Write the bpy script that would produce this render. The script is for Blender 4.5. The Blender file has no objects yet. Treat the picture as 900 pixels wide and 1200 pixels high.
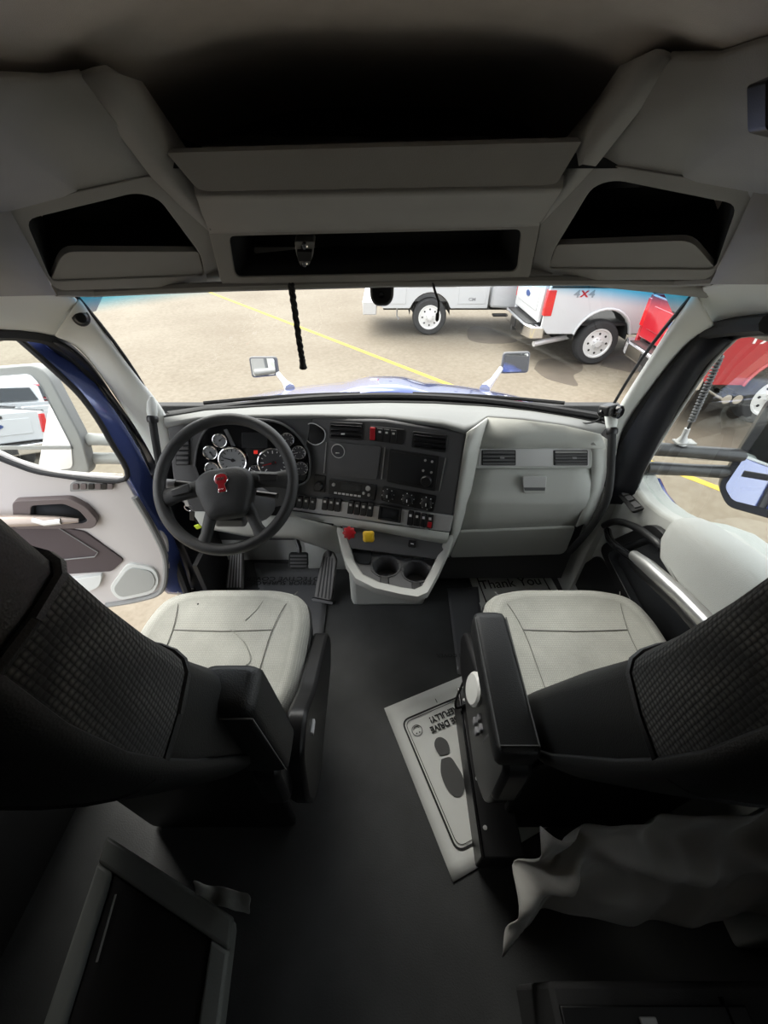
import bpy, bmesh, math, random
from mathutils import Vector as V, Matrix, Euler
random.seed(7)
SC = bpy.context.scene
COL = SC.collection
# ------------------------------------------------------------------ camera
FPX, PITCH, EYE = 460.0, math.radians(39), V((0, 0, 1.55))
cam = bpy.data.cameras.new('camera'); cam_o = bpy.data.objects.new('camera', cam); COL.objects.link(cam_o)
cam.sensor_fit = 'VERTICAL'; cam.sensor_height = 36; cam.sensor_width = 27
cam.lens = FPX / 1200 * 36; cam.clip_start = .01; cam.clip_end = 300
cam_o.location = EYE; cam_o.rotation_euler = (math.pi / 2 - PITCH, 0, 0)
SC.camera = cam_o
# ------------------------------------------------------------------ daylight: bright overcast sky
w = bpy.data.worlds.new('overcast_sky'); SC.world = w; w.use_nodes = True
nt = w.node_tree; bg = nt.nodes['Background']
bg.inputs[0].default_value = (.93, .96, 1, 1); bg.inputs[1].default_value = 1.0
sun = bpy.data.lights.new('soft_sun', 'SUN'); sun.energy = 3.0; sun.angle = math.radians(60); sun.color = (1, .95, .86)
sun_o = bpy.data.objects.new('soft_sun', sun); COL.objects.link(sun_o); sun_o.rotation_euler = V((-.45, .40, .80)).to_track_quat('Z', 'Y').to_euler()
SC.view_settings.view_transform = 'Standard'; SC.view_settings.look = 'None'
SC.view_settings.gamma = 1; SC.view_settings.use_curve_mapping = False
SC.view_settings.exposure = 1.6
SC.cycles.max_bounces = 10; SC.cycles.diffuse_bounces = 6; SC.cycles.transparent_max_bounces = 16
GZ = -1.25   # parking lot, below the cab floor at z = 0

# ------------------------------------------------------------------ measuring helpers
_c, _s = math.cos(PITCH), math.sin(PITCH)
def ray(u, v):
    a = (u - 450) / FPX; b = (v - 600) / FPX
    return V((a, _c - b * _s, -_s - b * _c))
def at(u, v, x=None, y=None, z=None):
    r = ray(u, v)
    t = (x - EYE.x) / r.x if x is not None else (y - EYE.y) / r.y if y is not None else (z - EYE.z) / r.z
    return EYE + r * t
class Plane:
    def __init__(s, a, b, c):
        s.o = V(a); s.n = (V(b) - V(a)).cross(V(c) - V(a)).normalized()
        if s.n.dot(EYE - s.o) < 0: s.n = -s.n         # normal looks into the cab
    def p(s, u, v, off=0):
        r = ray(u, v); t = (s.o - EYE).dot(s.n) / r.dot(s.n)
        return EYE + r * t + s.n * off
    def ps(s, pts, off=0): return [s.p(u, v, off) for u, v in pts]
def fillet(pts, r, n=4):
    """round the corners of a closed 2D polygon (r a number or one per corner)"""
    out = []; N = len(pts)
    for i in range(N):
        p0, p1, p2 = V(pts[i - 1]), V(pts[i]), V(pts[(i + 1) % N])
        rr = r[i] if isinstance(r, (list, tuple)) else r
        a, b = p0 - p1, p2 - p1
        d = min(rr, a.length * .48, b.length * .48)
        q0, q2 = p1 + a.normalized() * d, p1 + b.normalized() * d
        for k in range(n + 1):
            t = k / n
            out.append(((1 - t) ** 2 * q0 + 2 * t * (1 - t) * p1 + t * t * q2))
    return [(p.x, p.y) for p in out]
def rect(x0, y0, x1, y1): return [(x0, y0), (x1, y0), (x1, y1), (x0, y1)]
def ell(cx, cy, rx, ry=None, n=28):
    ry = rx if ry is None else ry
    return [(cx + rx * math.cos(2 * math.pi * k / n), cy + ry * math.sin(2 * math.pi * k / n)) for k in range(n)]

# ------------------------------------------------------------------ materials
MATS = {}
def mat(name, col, rough=.6, metal=0, bump=0, bscale=300, var=0, vscale=8, coat=0, spec=.5, kind='noise', emit=None, estr=0, sheen=0):
    m = bpy.data.materials.new(name); m.use_nodes = True; MATS[name] = m
    n, l = m.node_tree.nodes, m.node_tree.links
    b = n['Principled BSDF']
    b.inputs['Base Color'].default_value = (*col, 1); b.inputs['Roughness'].default_value = rough
    b.inputs['Metallic'].default_value = metal; b.inputs['Coat Weight'].default_value = coat
    b.inputs['Specular IOR Level'].default_value = spec
    if sheen: b.inputs['Sheen Weight'].default_value = sheen
    tc = n.new('ShaderNodeTexCoord')
    if emit:
        b.inputs['Emission Color'].default_value = (*emit, 1); b.inputs['Emission Strength'].default_value = estr
    if var:
        t = n.new('ShaderNodeTexNoise'); t.inputs['Scale'].default_value = vscale; t.inputs['Detail'].default_value = 5
        l.new(tc.outputs['Object'], t.inputs['Vector'])
        r = n.new('ShaderNodeValToRGB'); r.color_ramp.elements[0].position = .3; r.color_ramp.elements[1].position = .7
        r.color_ramp.elements[0].color = (*[c * (1 - var) for c in col], 1); r.color_ramp.elements[1].color = (*[min(1, c * (1 + var)) for c in col], 1)
        l.new(t.outputs['Fac'], r.inputs['Fac']); l.new(r.outputs['Color'], b.inputs['Base Color'])
    if bump:
        if kind == 'voronoi': t = n.new('ShaderNodeTexVoronoi'); out = t.outputs['Distance']
        else: t = n.new('ShaderNodeTexNoise'); t.inputs['Detail'].default_value = 3; out = t.outputs['Fac']
        t.inputs['Scale'].default_value = bscale
        l.new(tc.outputs['Object'], t.inputs['Vector'])
        bp = n.new('ShaderNodeBump'); bp.inputs['Strength'].default_value = bump; bp.inputs['Distance'].default_value = .002
        l.new(out, bp.inputs['Height']); l.new(bp.outputs['Normal'], b.inputs['Normal'])
    return m
def glass(name, col, refl=.6, band=None):
    m = bpy.data.materials.new(name); m.use_nodes = True; MATS[name] = m
    n, l = m.node_tree.nodes, m.node_tree.links; n.clear()
    o = n.new('ShaderNodeOutputMaterial'); tr = n.new('ShaderNodeBsdfTransparent'); gl = n.new('ShaderNodeBsdfGlossy')
    gl.inputs['Roughness'].default_value = .02; tr.inputs[0].default_value = (*col, 1)
    lw = n.new('ShaderNodeFresnel'); lw.inputs[0].default_value = 1.4
    mu = n.new('ShaderNodeMath'); mu.operation = 'MULTIPLY'; mu.inputs[1].default_value = refl
    mx = n.new('ShaderNodeMixShader')
    l.new(lw.outputs[0], mu.inputs[0]); l.new(mu.outputs[0], mx.inputs[0]); l.new(tr.outputs[0], mx.inputs[1]); l.new(gl.outputs[0], mx.inputs[2]); l.new(mx.outputs[0], o.inputs[0])
    if band:   # blue sun-shade band along the top of the glass, deeper towards the corners
        tc = n.new('ShaderNodeTexCoord'); sp = n.new('ShaderNodeSeparateXYZ'); l.new(tc.outputs['Object'], sp.inputs[0])
        ab = n.new('ShaderNodeMath'); ab.operation = 'ABSOLUTE'; l.new(sp.outputs['X'], ab.inputs[0])
        mr = n.new('ShaderNodeMath'); mr.operation = 'MULTIPLY_ADD'; mr.inputs[1].default_value = band[2]; l.new(ab.outputs[0], mr.inputs[0]); l.new(sp.outputs['Z'], mr.inputs[2])
        mp = n.new('ShaderNodeMapRange'); mp.inputs[1].default_value = band[0]; mp.inputs[2].default_value = band[1]; mp.interpolation_type = 'SMOOTHSTEP'; l.new(mr.outputs[0], mp.inputs[0])
        mc = n.new('ShaderNodeMix'); mc.data_type = 'RGBA'; l.new(mp.outputs[0], mc.inputs[0]); mc.inputs[6].default_value = (*col, 1); mc.inputs[7].default_value = (.06, .55, .85, 1)
        l.new(mc.outputs[2], tr.inputs[0])
    return m
def knit(name, c0, c1, scale, bump=.6):
    """woven cloth: a diagonal grid of small light knots on a darker ground"""
    m = mat(name, c0, .9, sheen=.2); n, l = m.node_tree.nodes, m.node_tree.links; b = n['Principled BSDF']
    tc = n['Texture Coordinate']; vo = n.new('ShaderNodeTexVoronoi'); vo.inputs['Scale'].default_value = scale; vo.inputs['Randomness'].default_value = .12
    l.new(tc.outputs['Object'], vo.inputs['Vector'])
    r = n.new('ShaderNodeValToRGB'); r.color_ramp.elements[0].position = .15; r.color_ramp.elements[1].position = .5
    r.color_ramp.elements[0].color = (*c1, 1); r.color_ramp.elements[1].color = (*c0, 1)
    l.new(vo.outputs['Distance'], r.inputs['Fac'])
    nz = n.new('ShaderNodeTexNoise'); nz.inputs['Scale'].default_value = 9; nz.inputs['Detail'].default_value = 6; l.new(tc.outputs['Object'], nz.inputs['Vector'])
    mr = n.new('ShaderNodeMapRange'); mr.inputs[1].default_value = .3; mr.inputs[2].default_value = .75; mr.inputs[3].default_value = .82; mr.inputs[4].default_value = 1.08; l.new(nz.outputs['Fac'], mr.inputs[0])
    mx = n.new('ShaderNodeVectorMath'); mx.operation = 'SCALE'; l.new(r.outputs['Color'], mx.inputs[0]); l.new(mr.outputs[0], mx.inputs['Scale'])
    l.new(mx.outputs[0], b.inputs['Base Color'])
    bp = n.new('ShaderNodeBump'); bp.inputs['Strength'].default_value = bump; bp.inputs['Distance'].default_value = -.002; l.new(vo.outputs['Distance'], bp.inputs['Height']); l.new(bp.outputs['Normal'], b.inputs['Normal'])
    return m
mat('roof_trim', (.34, .335, .32), .75, bump=.25, bscale=500, var=.05)
mat('headliner', (.55, .50, .46), .95, bump=.3, bscale=900, var=.05, vscale=20)
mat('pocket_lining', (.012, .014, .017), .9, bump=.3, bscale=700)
mat('pillar_trim', (.78, .80, .765), .6, bump=.15, bscale=600)
mat('dash_grey', (.52, .53, .50), .6, bump=.25, bscale=700)
mat('dash_light', (.56, .565, .54), .6, bump=.2, bscale=700)
mat('pad_grey', (.20, .205, .198), .6, bump=.2, bscale=700)
mat('door_light', (.64, .605, .58), .6, bump=.15, bscale=700)
mat('dash_charcoal', (.10, .10, .104), .5, bump=.25, bscale=700)
mat('black_plastic', (.014, .014, .015), .38, bump=.1, bscale=600)
mat('black_gloss', (.006, .006, .007), .12)
mat('black_rubber', (.012, .0125, .013), .75, bump=.2, bscale=400)
mat('satin_silver', (.56, .56, .56), .42, .3)
mat('chrome', (.82, .82, .83), .1, 1)
mat('white_paint', (.52, .53, .54), .3, coat=.6)
mat('white_mark', (.8, .8, .8), .6)
mat('grey_mark', (.25, .25, .26), .6)
mat('gauge_face', (.32, .33, .34), .35, .3)
mat('gauge_dark', (.055, .055, .06), .4)
mat('red_plastic', (.45, .012, .02), .35)
mat('red_lamp', (.6, .02, .02), .4, emit=(1, .05, .03), estr=.15)
mat('yellow_plastic', (.75, .47, .02), .4)
mat('tag_yellow', (.65, .8, .04), .5)
mat('wheel_leather', (.028, .0285, .029), .5, bump=.35, bscale=500, kind='voronoi')
mat('vinyl_black', (.013, .0135, .0135), .5, bump=.2, bscale=420, kind='voronoi')
mat('vinyl_grey', (.46, .47, .445), .6, bump=.3, bscale=500, kind='voronoi')
mat('stitch', (.12, .12, .115), .8)
mat('seam', (.20, .20, .18), .9)
knit('seat_cloth', (.40, .40, .36), (.60, .60, .55), 190, .5)
knit('mesh_cloth', (.014, .0145, .0135), (.10, .098, .085), 165, 1.0)
mat('floor_rubber', (.055, .057, .058), .62, bump=.35, bscale=240, var=.25, vscale=5)
mat('paper', (.90, .91, .88), .85, bump=.1, bscale=60, var=.03)
mat('print_black', (.02, .02, .021), .7)
mat('print_grey', (.10, .10, .10), .7)
mat('pedal_metal', (.11, .105, .10), .5, .2)
mat('pedal_groove', (.03, .03, .03), .7)
mat('blue_paint', (.07, .105, .33), .2, .25, coat=1)
mat('navy_seal', (.006, .007, .012), .45)
mat('seal_rubber', (.02, .02, .022), .7)
mat('plum_trim', (.085, .065, .068), .65, bump=.3, bscale=500, kind='voronoi')
mat('brown_trim', (.16, .13, .125), .6, bump=.15)
mat('aluminium', (.62, .62, .61), .32, .85)
mat('mirror_face', (.9, .92, .95), .015, 1)
mat('mirror_shell', (.30, .30, .29), .5)
mat('tyre', (.03, .03, .031), .85, bump=.4, bscale=60)
mat('steel_wheel', (.72, .72, .71), .4, .25)
mat('red_paint', (.40, .012, .022), .25, .15, coat=1)
mat('tail_red', (.55, .01, .015), .15, coat=.8)
mat('underbody', (.02, .02, .02), .9)
mat('window_dark', (.02, .025, .03), .08)
mat('oval_blue', (.02, .05, .18), .3)
mat('line_yellow', (.42, .30, .035), .8, var=.12, vscale=6)
mat('stain', (.075, .06, .044), .7, var=.15, vscale=3)
mat('curtain_cloth', (.45, .44, .41), .92, bump=.4, bscale=900, sheen=.3)
mat('cabinet_grey', (.17, .18, .17), .6, bump=.15)
mat('cabinet_panel', (.008, .008, .009), .5)
mat('wall_dark', (.045, .045, .046), .9, bump=.2, bscale=300)
mat('ivory_plastic', (.72, .72, .68), .35)
mat('screen_dark', (.022, .023, .025), .25)
mat('warm_metal', (.45, .38, .33), .45, .5)
glass('windshield_glass', (.95, .965, .96), .04, band=(1.388, 1.44, .12))
glass('side_glass', (.92, .94, .93), .15)
glass('gauge_glass', (.93, .93, .93), .5)
m = glass('clear_film', (.80, .82, .83), 1.0)
# parking lot: pale worn concrete
m = mat('lot_concrete', (.45, .375, .275), .9, bump=.3, bscale=30)
n, l = m.node_tree.nodes, m.node_tree.links; b = n['Principled BSDF']; tc = n['Texture Coordinate']
t1 = n.new('ShaderNodeTexNoise'); t1.inputs['Scale'].default_value = .5; t1.inputs['Detail'].default_value = 8
t2 = n.new('ShaderNodeTexNoise'); t2.inputs['Scale'].default_value = 14; t2.inputs['Detail'].default_value = 6
l.new(tc.outputs['Object'], t1.inputs['Vector']); l.new(tc.outputs['Object'], t2.inputs['Vector'])
ad = n.new('ShaderNodeMath'); ad.operation = 'ADD'; l.new(t1.outputs['Fac'], ad.inputs[0]); l.new(t2.outputs['Fac'], ad.inputs[1])
rr = n.new('ShaderNodeValToRGB'); rr.color_ramp.elements[0].position = .38; rr.color_ramp.elements[1].position = .62
hf = n.new('ShaderNodeMath'); hf.operation = 'MULTIPLY'; hf.inputs[1].default_value = .5; l.new(ad.outputs[0], hf.inputs[0]); l.new(hf.outputs[0], rr.inputs['Fac'])
rr.color_ramp.elements[0].color = (.125, .102, .073, 1); rr.color_ramp.elements[1].color = (.17, .147, .112, 1)
l.new(rr.outputs['Color'], b.inputs['Base Color'])

# ------------------------------------------------------------------ object helpers
def props(o, label=None, cat=None, group=None, kind=None):
    if label: o['label'] = label
    if cat: o['category'] = cat
    if group: o['group'] = group
    if kind: o['kind'] = kind
    return o
WORLD = {}
def link(o, parent=None, local=False):
    COL.objects.link(o)
    WORLD[o.name] = o.location.copy()
    if parent:
        o.parent = parent
        if not local: o.matrix_parent_inverse = Matrix.Translation(-WORLD[parent.name])
        WORLD[o.name] = V((0, 0, 0)) if not local else V((0, 0, 0))
    return o
def thing(name, label, cat, loc=(0, 0, 0), group=None, kind=None):
    o = bpy.data.objects.new(name, None); o.empty_display_size = .05; o.location = loc
    COL.objects.link(o); WORLD[o.name] = V(loc)
    return props(o, label, cat, group, kind)
class MB:
    def __init__(s): s.v = []; s.f = []
    def add(s, vs, fs):
        k = len(s.v); s.v += [V(p) for p in vs]; s.f += [tuple(i + k for i in f) for f in fs]; return s
    def box(s, c, d, R=None):
        h = V(d) / 2; c = V(c); vs = []
        for sx in (-1, 1):
            for sy in (-1, 1):
                for sz in (-1, 1):
                    p = V((h.x * sx, h.y * sy, h.z * sz)); vs.append(c + (R @ p if R else p))
        return s.add(vs, [(0, 1, 3, 2), (4, 6, 7, 5), (0, 4, 5, 1), (2, 3, 7, 6), (0, 2, 6, 4), (1, 5, 7, 3)])
    def prism(s, pts, d):
        n = len(pts); d = V(d); vs = [V(p) for p in pts] + [V(p) + d for p in pts]
        return s.add(vs, [tuple(range(n)), tuple(range(2 * n - 1, n - 1, -1))] + [(i, i + n, (i + 1) % n + n, (i + 1) % n) for i in range(n)])
    def rings(s, rs, cap=True, closed=True):
        n = len(rs[0]); vs = [p for r in rs for p in r]; fs = []
        for k in range(len(rs) - 1):
            for i in range(n if closed else n - 1):
                j = (i + 1) % n; fs.append((k * n + i, k * n + j, (k + 1) * n + j, (k + 1) * n + i))
        if cap and closed: fs += [tuple(range(n - 1, -1, -1)), tuple(range((len(rs) - 1) * n, len(rs) * n))]
        return s.add(vs, fs)
    def tube(s, path, r, n=10, flat=1):
        path = [V(p) for p in path]; rs = []; ref = None
        for i, p in enumerate(path):
            d = (path[min(i + 1, len(path) - 1)] - path[max(i - 1, 0)]).normalized()
            if ref is None: ref = d.orthogonal().normalized()
            a = (ref - d * ref.dot(d)).normalized(); ref = a; b_ = d.cross(a)
            q = r[i] if isinstance(r, (list, tuple)) else r
            rs.append([p + a * q * math.cos(2 * math.pi * k / n) + b_ * q * flat * math.sin(2 * math.pi * k / n) for k in range(n)])
        return s.rings(rs)
    def cyl(s, a, b_, r, n=20, r2=None): return s.tube([a, b_], [r, r if r2 is None else r2], n)
    def lathe(s, o, ax, prof, n=24, cap=True):
        o = V(o); ax = V(ax).normalized(); a = ax.orthogonal().normalized(); b_ = ax.cross(a)
        return s.rings([[o + ax * h + (a * math.cos(2 * math.pi * k / n) + b_ * math.sin(2 * math.pi * k / n)) * r for k in range(n)] for r, h in prof], cap)
    def torus(s, o, X, Y, R, r, n=48, m=12):
        o, X, Y = V(o), V(X), V(Y); Z = X.cross(Y); vs = []; fs = []
        for i in range(n):
            d = X * math.cos(2 * math.pi * i / n) + Y * math.sin(2 * math.pi * i / n)
            for k in range(m):
                q = 2 * math.pi * k / m; vs.append(o + d * (R + r * math.cos(q)) + Z * r * math.sin(q))
        for i in range(n):
            for k in range(m):
                fs.append((i * m + k, ((i + 1) % n) * m + k, ((i + 1) % n) * m + (k + 1) % m, i * m + (k + 1) % m))
        return s.add(vs, fs)
    def grid(s, rows): return s.rings(rows, cap=False, closed=False)
    def build(s, name, m, parent=None, smooth=True, bevel=0, seg=2, solid=0, sub=0, local=False, label=None, angle=40, off=-1):
        me = bpy.data.meshes.new(name); me.from_pydata([tuple(p) for p in s.v], [], s.f)
        bm = bmesh.new(); bm.from_mesh(me); bmesh.ops.recalc_face_normals(bm, faces=bm.faces); bm.to_mesh(me); bm.free()
        me.materials.append(MATS[m])
        if smooth:
            me.shade_smooth()
            try: me.set_sharp_from_angle(angle=math.radians(angle))
            except Exception: pass
        o = bpy.data.objects.new(name, me)
        if solid: md = o.modifiers.new('thickness', 'SOLIDIFY'); md.thickness = solid; md.offset = off
        if bevel: md = o.modifiers.new('edge', 'BEVEL'); md.width = bevel; md.segments = seg; md.limit_method = 'ANGLE'; md.angle_limit = math.radians(35); md.harden_normals = False
        if sub: md = o.modifiers.new('smooth', 'SUBSURF'); md.levels = sub; md.render_levels = sub
        link(o, parent, local)
        if label: o['label'] = label
        return o
def copy_mesh(o, name, parent, off=(0, 0, 0)):
    """a look-alike piece that shares its mesh"""
    c = o.copy(); c.name = name; COL.objects.link(c); c.location = V(o.location) + V(off); return c
def panel(name, px, pl, th, m, parent, off=0, r=0, bevel=.002, **k):
    """flat piece whose outline lies on a plane of the dashboard / trim, with real thickness behind it"""
    q = fillet(px, r) if r else px
    return MB().prism(pl.ps(q, off), -pl.n * th).build(name, m, parent, bevel=bevel, **k)
def recess(name, outer, inner, pl, depth, mf, ml, parent, ro=0, ri=0, off=0, shrink=.9, lname='lining', lip=.004, th=.02, nback=None):
    """frame with a hollow: ring, side walls and back, lining as its own part"""
    n = 4
    O = pl.ps(fillet(outer, ro, n), off); I = pl.ps(fillet(inner, ri, n), off)
    N = -pl.n if nback is None else V(nback)
    mb = MB(); k = len(O)
    vs = [p + N * th for p in O] + O + I + [p + N * lip * 2 for p in I]; fs = []
    for a in range(3):
        for i in range(k): j = (i + 1) % k; fs.append((a * k + i, a * k + j, (a + 1) * k + j, (a + 1) * k + i))
    fr = mb.add(vs, fs).build(name, mf, parent, bevel=.0025)
    c = sum(I, V()) / k
    R0 = [p + N * lip for p in I]; R1 = [c + (p - c) * shrink + N * depth for p in I]
    mb = MB(); mb.rings([R0, R1], cap=False); mb.add(R1, [tuple(range(k))])
    ln = mb.build(lname, ml, parent, solid=.003, off=1, angle=60)
    return fr, ln
def text(s, size, m, parent, o, X, Y, name='lettering', ext=.0004, align='CENTER', sx=1, bold=0, local=False):
    cu = bpy.data.curves.new(name, 'FONT'); cu.body = s; cu.size = size; cu.align_x = align; cu.align_y = 'CENTER'; cu.extrude = ext; cu.offset = bold
    to = bpy.data.objects.new(name + '_tmp', cu); COL.objects.link(to)
    dg = bpy.context.evaluated_depsgraph_get(); me = bpy.data.meshes.new_from_object(to.evaluated_get(dg))
    bpy.data.objects.remove(to); X, Y = V(X).normalized(), V(Y).normalized(); Z = X.cross(Y)
    M = Matrix(((X.x * sx, Y.x, Z.x, o[0]), (X.y * sx, Y.y, Z.y, o[1]), (X.z * sx, Y.z, Z.z, o[2]), (0, 0, 0, 1)))
    me.transform(M); me.materials.clear(); me.materials.append(MATS[m]); me.name = name
    ob = bpy.data.objects.new(name, me); return link(ob, parent, local)
def lerp(a, b_, t): return a + (b_ - a) * t
def smooth_path(pts, n=6):
    pts = [V(p) for p in pts]; out = []
    for i in range(len(pts) - 1):
        p0, p1, p2, p3 = pts[max(i - 1, 0)], pts[i], pts[i + 1], pts[min(i + 2, len(pts) - 1)]
        for k in range(n):
            t = k / n
            out.append(.5 * ((2 * p1) + (p2 - p0) * t + (2 * p0 - 5 * p1 + 4 * p2 - p3) * t * t + (3 * p1 - p0 - 3 * p2 + p3) * t ** 3))
    return out + [pts[-1]]
def sp2(pts, n=6): return [(p.x, p.y) for p in smooth_path([(a, b_, 0) for a, b_ in pts], n)]

# ================================================================== the setting
def struct(o): o['kind'] = 'structure'; return o
# parking lot
g = MB().box((0, 0, GZ - .1), (180, 180, .2)).build('ground', 'lot_concrete', smooth=False)
struct(g); g['label'] = 'pale tan worn concrete parking lot around the truck'
ya, yb = at(252, 345, z=GZ), at(846, 574, z=GZ); yd_ = (yb - ya).normalized(); yn = V((-yd_.y, yd_.x, 0)) * .055
ya, yb = ya - yd_ * 6, yb + yd_ * 3
MB().prism([ya + yn + V((0, 0, .004)), yb + yn + V((0, 0, .004)), yb - yn + V((0, 0, .004)), ya - yn + V((0, 0, .004))], (0, 0, -.004)).build('painted_line', 'line_yellow', g)
def stain(px, m='stain'):
    MB().prism([at(u, v, z=GZ + .003) for u, v in sp2(px + px[:1], 4)[:-1]], (0, 0, -.003)).build('water_stain', m, g)
stain([(626, 432), (633, 422), (655, 420), (680, 424), (682, 434), (672, 440), (677, 452), (655, 448), (638, 442)])
stain([(548, 386), (556, 382), (580, 386), (606, 398), (594, 402), (566, 402), (549, 397)])
stain([(703, 428), (715, 418), (745, 418), (748, 436), (725, 433)])
stain([(765, 500), (790, 470), (850, 480), (900, 520), (905, 545), (860, 540), (800, 535)])

# cab shell
struct(MB().box((0, .2, -.03), (2.0, 2.8, .06)).build('floor', 'floor_rubber', label='black rubber cab floor'))
ys = [-1.2, -.8, -.4, 0, .3, .55, .7, .8, .95, 1.1, 1.3, 1.5]
def ceil_z(x, y):
    t = max(0, min(1, (y - .35) / 1.1)); return 1.775 - .06 * t * t * (3 - 2 * t) - .62 * max(0, abs(x) - .12) ** 2
struct(MB().grid([[V((x / 12 * 1.0, y, ceil_z(x / 12, y))) for x in range(-12, 13)] for y in ys]).build('ceiling', 'headliner', solid=.03, off=1, label='taupe cloth headliner over the cab'))
def slab(name, x0, y0, z0, x1, y1, z1, m, label=None, bevel=.004, parent=None):
    o = MB().box(((x0 + x1) / 2, (y0 + y1) / 2, (z0 + z1) / 2), (abs(x1 - x0), abs(y1 - y0), abs(z1 - z0))).build(name, m, parent, bevel=bevel, label=label)
    return o if parent else struct(o)
slab('wall_back', -1.05, -1.26, -.06, 1.05, -1.2, 1.8, 'wall_dark', 'dark rear wall of the sleeper')
def holed(name, x0, x1, y0, y1, z0, z1, hole, m, label):
    hy0, hy1, hz0, hz1 = hole; O = [(y0, z0), (y1, z0), (y1, z1), (y0, z1)]; I = [(hy0, hz0), (hy1, hz0), (hy1, hz1), (hy0, hz1)]
    vs = [(x, y, z) for x in (x0, x1) for ring in (O, I) for y, z in ring]; fs = []
    for i in range(4):
        j = (i + 1) % 4; fs += [(i, j, 4 + j, 4 + i), (8 + i, 12 + i, 12 + j, 8 + j), (i, 8 + i, 8 + j, j), (4 + i, 4 + j, 12 + j, 12 + i)]
    return struct(MB().add(vs, fs).build(name, m, label=label))
SW = (-.86, -.30, 1.02, 1.38)     # added sleeper window, out of view, brings daylight in behind the seats
slab('wall_left', -1.06, -1.2, -.06, -1.0, .55, 1.5, 'wall_dark', 'dark sleeper side wall behind the driver door opening, lengthened to shade the floor')  # carried forward, out of view, to keep sun off the floor behind the seat
holed('wall_right', 1.0, 1.06, -1.2, .10, -.06, 1.5, SW, 'wall_dark', 'dark sleeper side wall behind the passenger door')
for nm, x in (('added_window', 1.03),):
    struct(MB().box((x, (SW[0] + SW[1]) / 2, (SW[2] + SW[3]) / 2), (.005, SW[1] - SW[0] + .02, SW[3] - SW[2] + .02)).build(nm, 'side_glass', smooth=False, label='added unseen sleeper window letting daylight in on the ' + ('driver' if x < 0 else 'passenger') + ' side'))
slab('wall_front', -1.0, 1.56, -.06, 1.0, 1.6, .86, 'wall_dark', 'firewall below the windshield')
# side headers over the doors
for sg, nm in ((-1, 'trim_1'), (1, 'trim_2')):
    rows = []
    for y in (-1.2, -.6, 0, .4, .7, .86):
        k = max(0, (y - .1) / .76)
        rows.append([V((sg * (1.05), y, 1.33)), V((sg * .985, y, 1.325)), V((sg * (.93 - .02 * k), y, 1.36 + .0 * k)), V((sg * (.90 - .06 * k), y, 1.44)), V((sg * (.82 - .16 * k), y, 1.56 - .03 * k)), V((sg * (.70 - .2 * k), y, 1.64 + .02 * k)), V((sg * (.62 - .2 * k), y, 1.72))])
    struct(MB().grid(rows).build(nm, 'roof_trim', solid=.02, off=0, label='grey roof side trim above the ' + ('driver' if sg < 0 else 'passenger') + ' door'))

# A-pillars and door-opening seals
def patch(name, rows, m, parent=None, th=.012, sub=0, label=None, off=0):
    o = MB().grid([[V(p) for p in r] for r in rows]).build(name, m, parent, solid=th, sub=sub, label=label, off=off, angle=180)
    for md in o.modifiers:
        if md.type == 'SUBSURF': md.boundary_smooth = 'PRESERVE_CORNERS'
    return o
def pil(rowpx, m):
    rows = []
    for a, b_, in rowpx:
        p, q = at(*a[:2], **a[2]), at(*b_[:2], **b_[2]); mid = (p + q) / 2 + (EYE - (p + q) / 2).normalized() * .018
        rows.append([p + (p - EYE).normalized() * .05, p, mid, q, q + (q - EYE).normalized() * .05])
    return rows
struct(patch('trim_3', pil([((92, 347, dict(y=1.10)), (62, 393, dict(x=-.9))), ((113, 380, dict(y=1.16)), (91, 400, dict(x=-.905))), ((155, 435, dict(y=1.25)), (128, 450, dict(x=-.91))), ((182, 469, dict(y=1.31)), (153, 490, dict(x=-.91))), ((198, 492, dict(y=1.33)), (172, 518, dict(x=-.9))), ((205, 530, dict(y=1.32)), (185, 545, dict(x=-.88)))], 0), 'pillar_trim', sub=2, label='light grey windshield pillar trim on the driver side'))
struct(patch('trim_4', pil([((815, 340, dict(y=1.09)), (840, 383, dict(x=.88))), ((800, 362, dict(y=1.13)), (812, 394, dict(x=.885))), ((768, 412, dict(y=1.20)), (778, 436, dict(x=.89))), ((738, 458, dict(y=1.27)), (748, 478, dict(x=.89))), ((722, 484, dict(y=1.31)), (724, 512, dict(x=.88))), ((712, 520, dict(y=1.31)), (718, 545, dict(x=.86)))], 0), 'pillar_trim', sub=2, label='light grey windshield pillar trim on the passenger side'))
struct(patch('trim_5', [[at(-70, 330, y=.86), at(0, 338, y=.93), at(60, 343, y=1.02), at(93, 347, y=1.10)], [at(-70, 352, x=-.86), at(0, 352, x=-.87), at(55, 356, x=-.84), at(95, 360, x=-.80)], [at(-70, 384, x=-.925), at(0, 386, x=-.925), at(40, 387, x=-.91), at(90, 398, x=-.9)], [at(-70, 384, x=-1.05), at(0, 388, x=-1.05), at(40, 389, x=-1.03), at(88, 400, x=-1.0)]], 'pillar_trim', sub=1, label='light grey corner trim over the open driver door'))
struct(patch('trim_6', [[at(970, 322, y=.84), at(900, 325, y=.93), at(850, 328, y=1.0), at(815, 336, y=1.09)], [at(970, 345, x=.86), at(900, 340, x=.87), at(852, 343, x=.84), at(808, 352, x=.80)], [at(970, 374, x=.925), at(900, 376, x=.92), at(860, 379, x=.905), at(814, 392, x=.885)], [at(970, 376, x=1.05), at(900, 378, x=1.05), at(862, 382, x=1.03), at(822, 394, x=1.0)]], 'pillar_trim', sub=1, label='light grey corner trim over the passenger window'))
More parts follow.
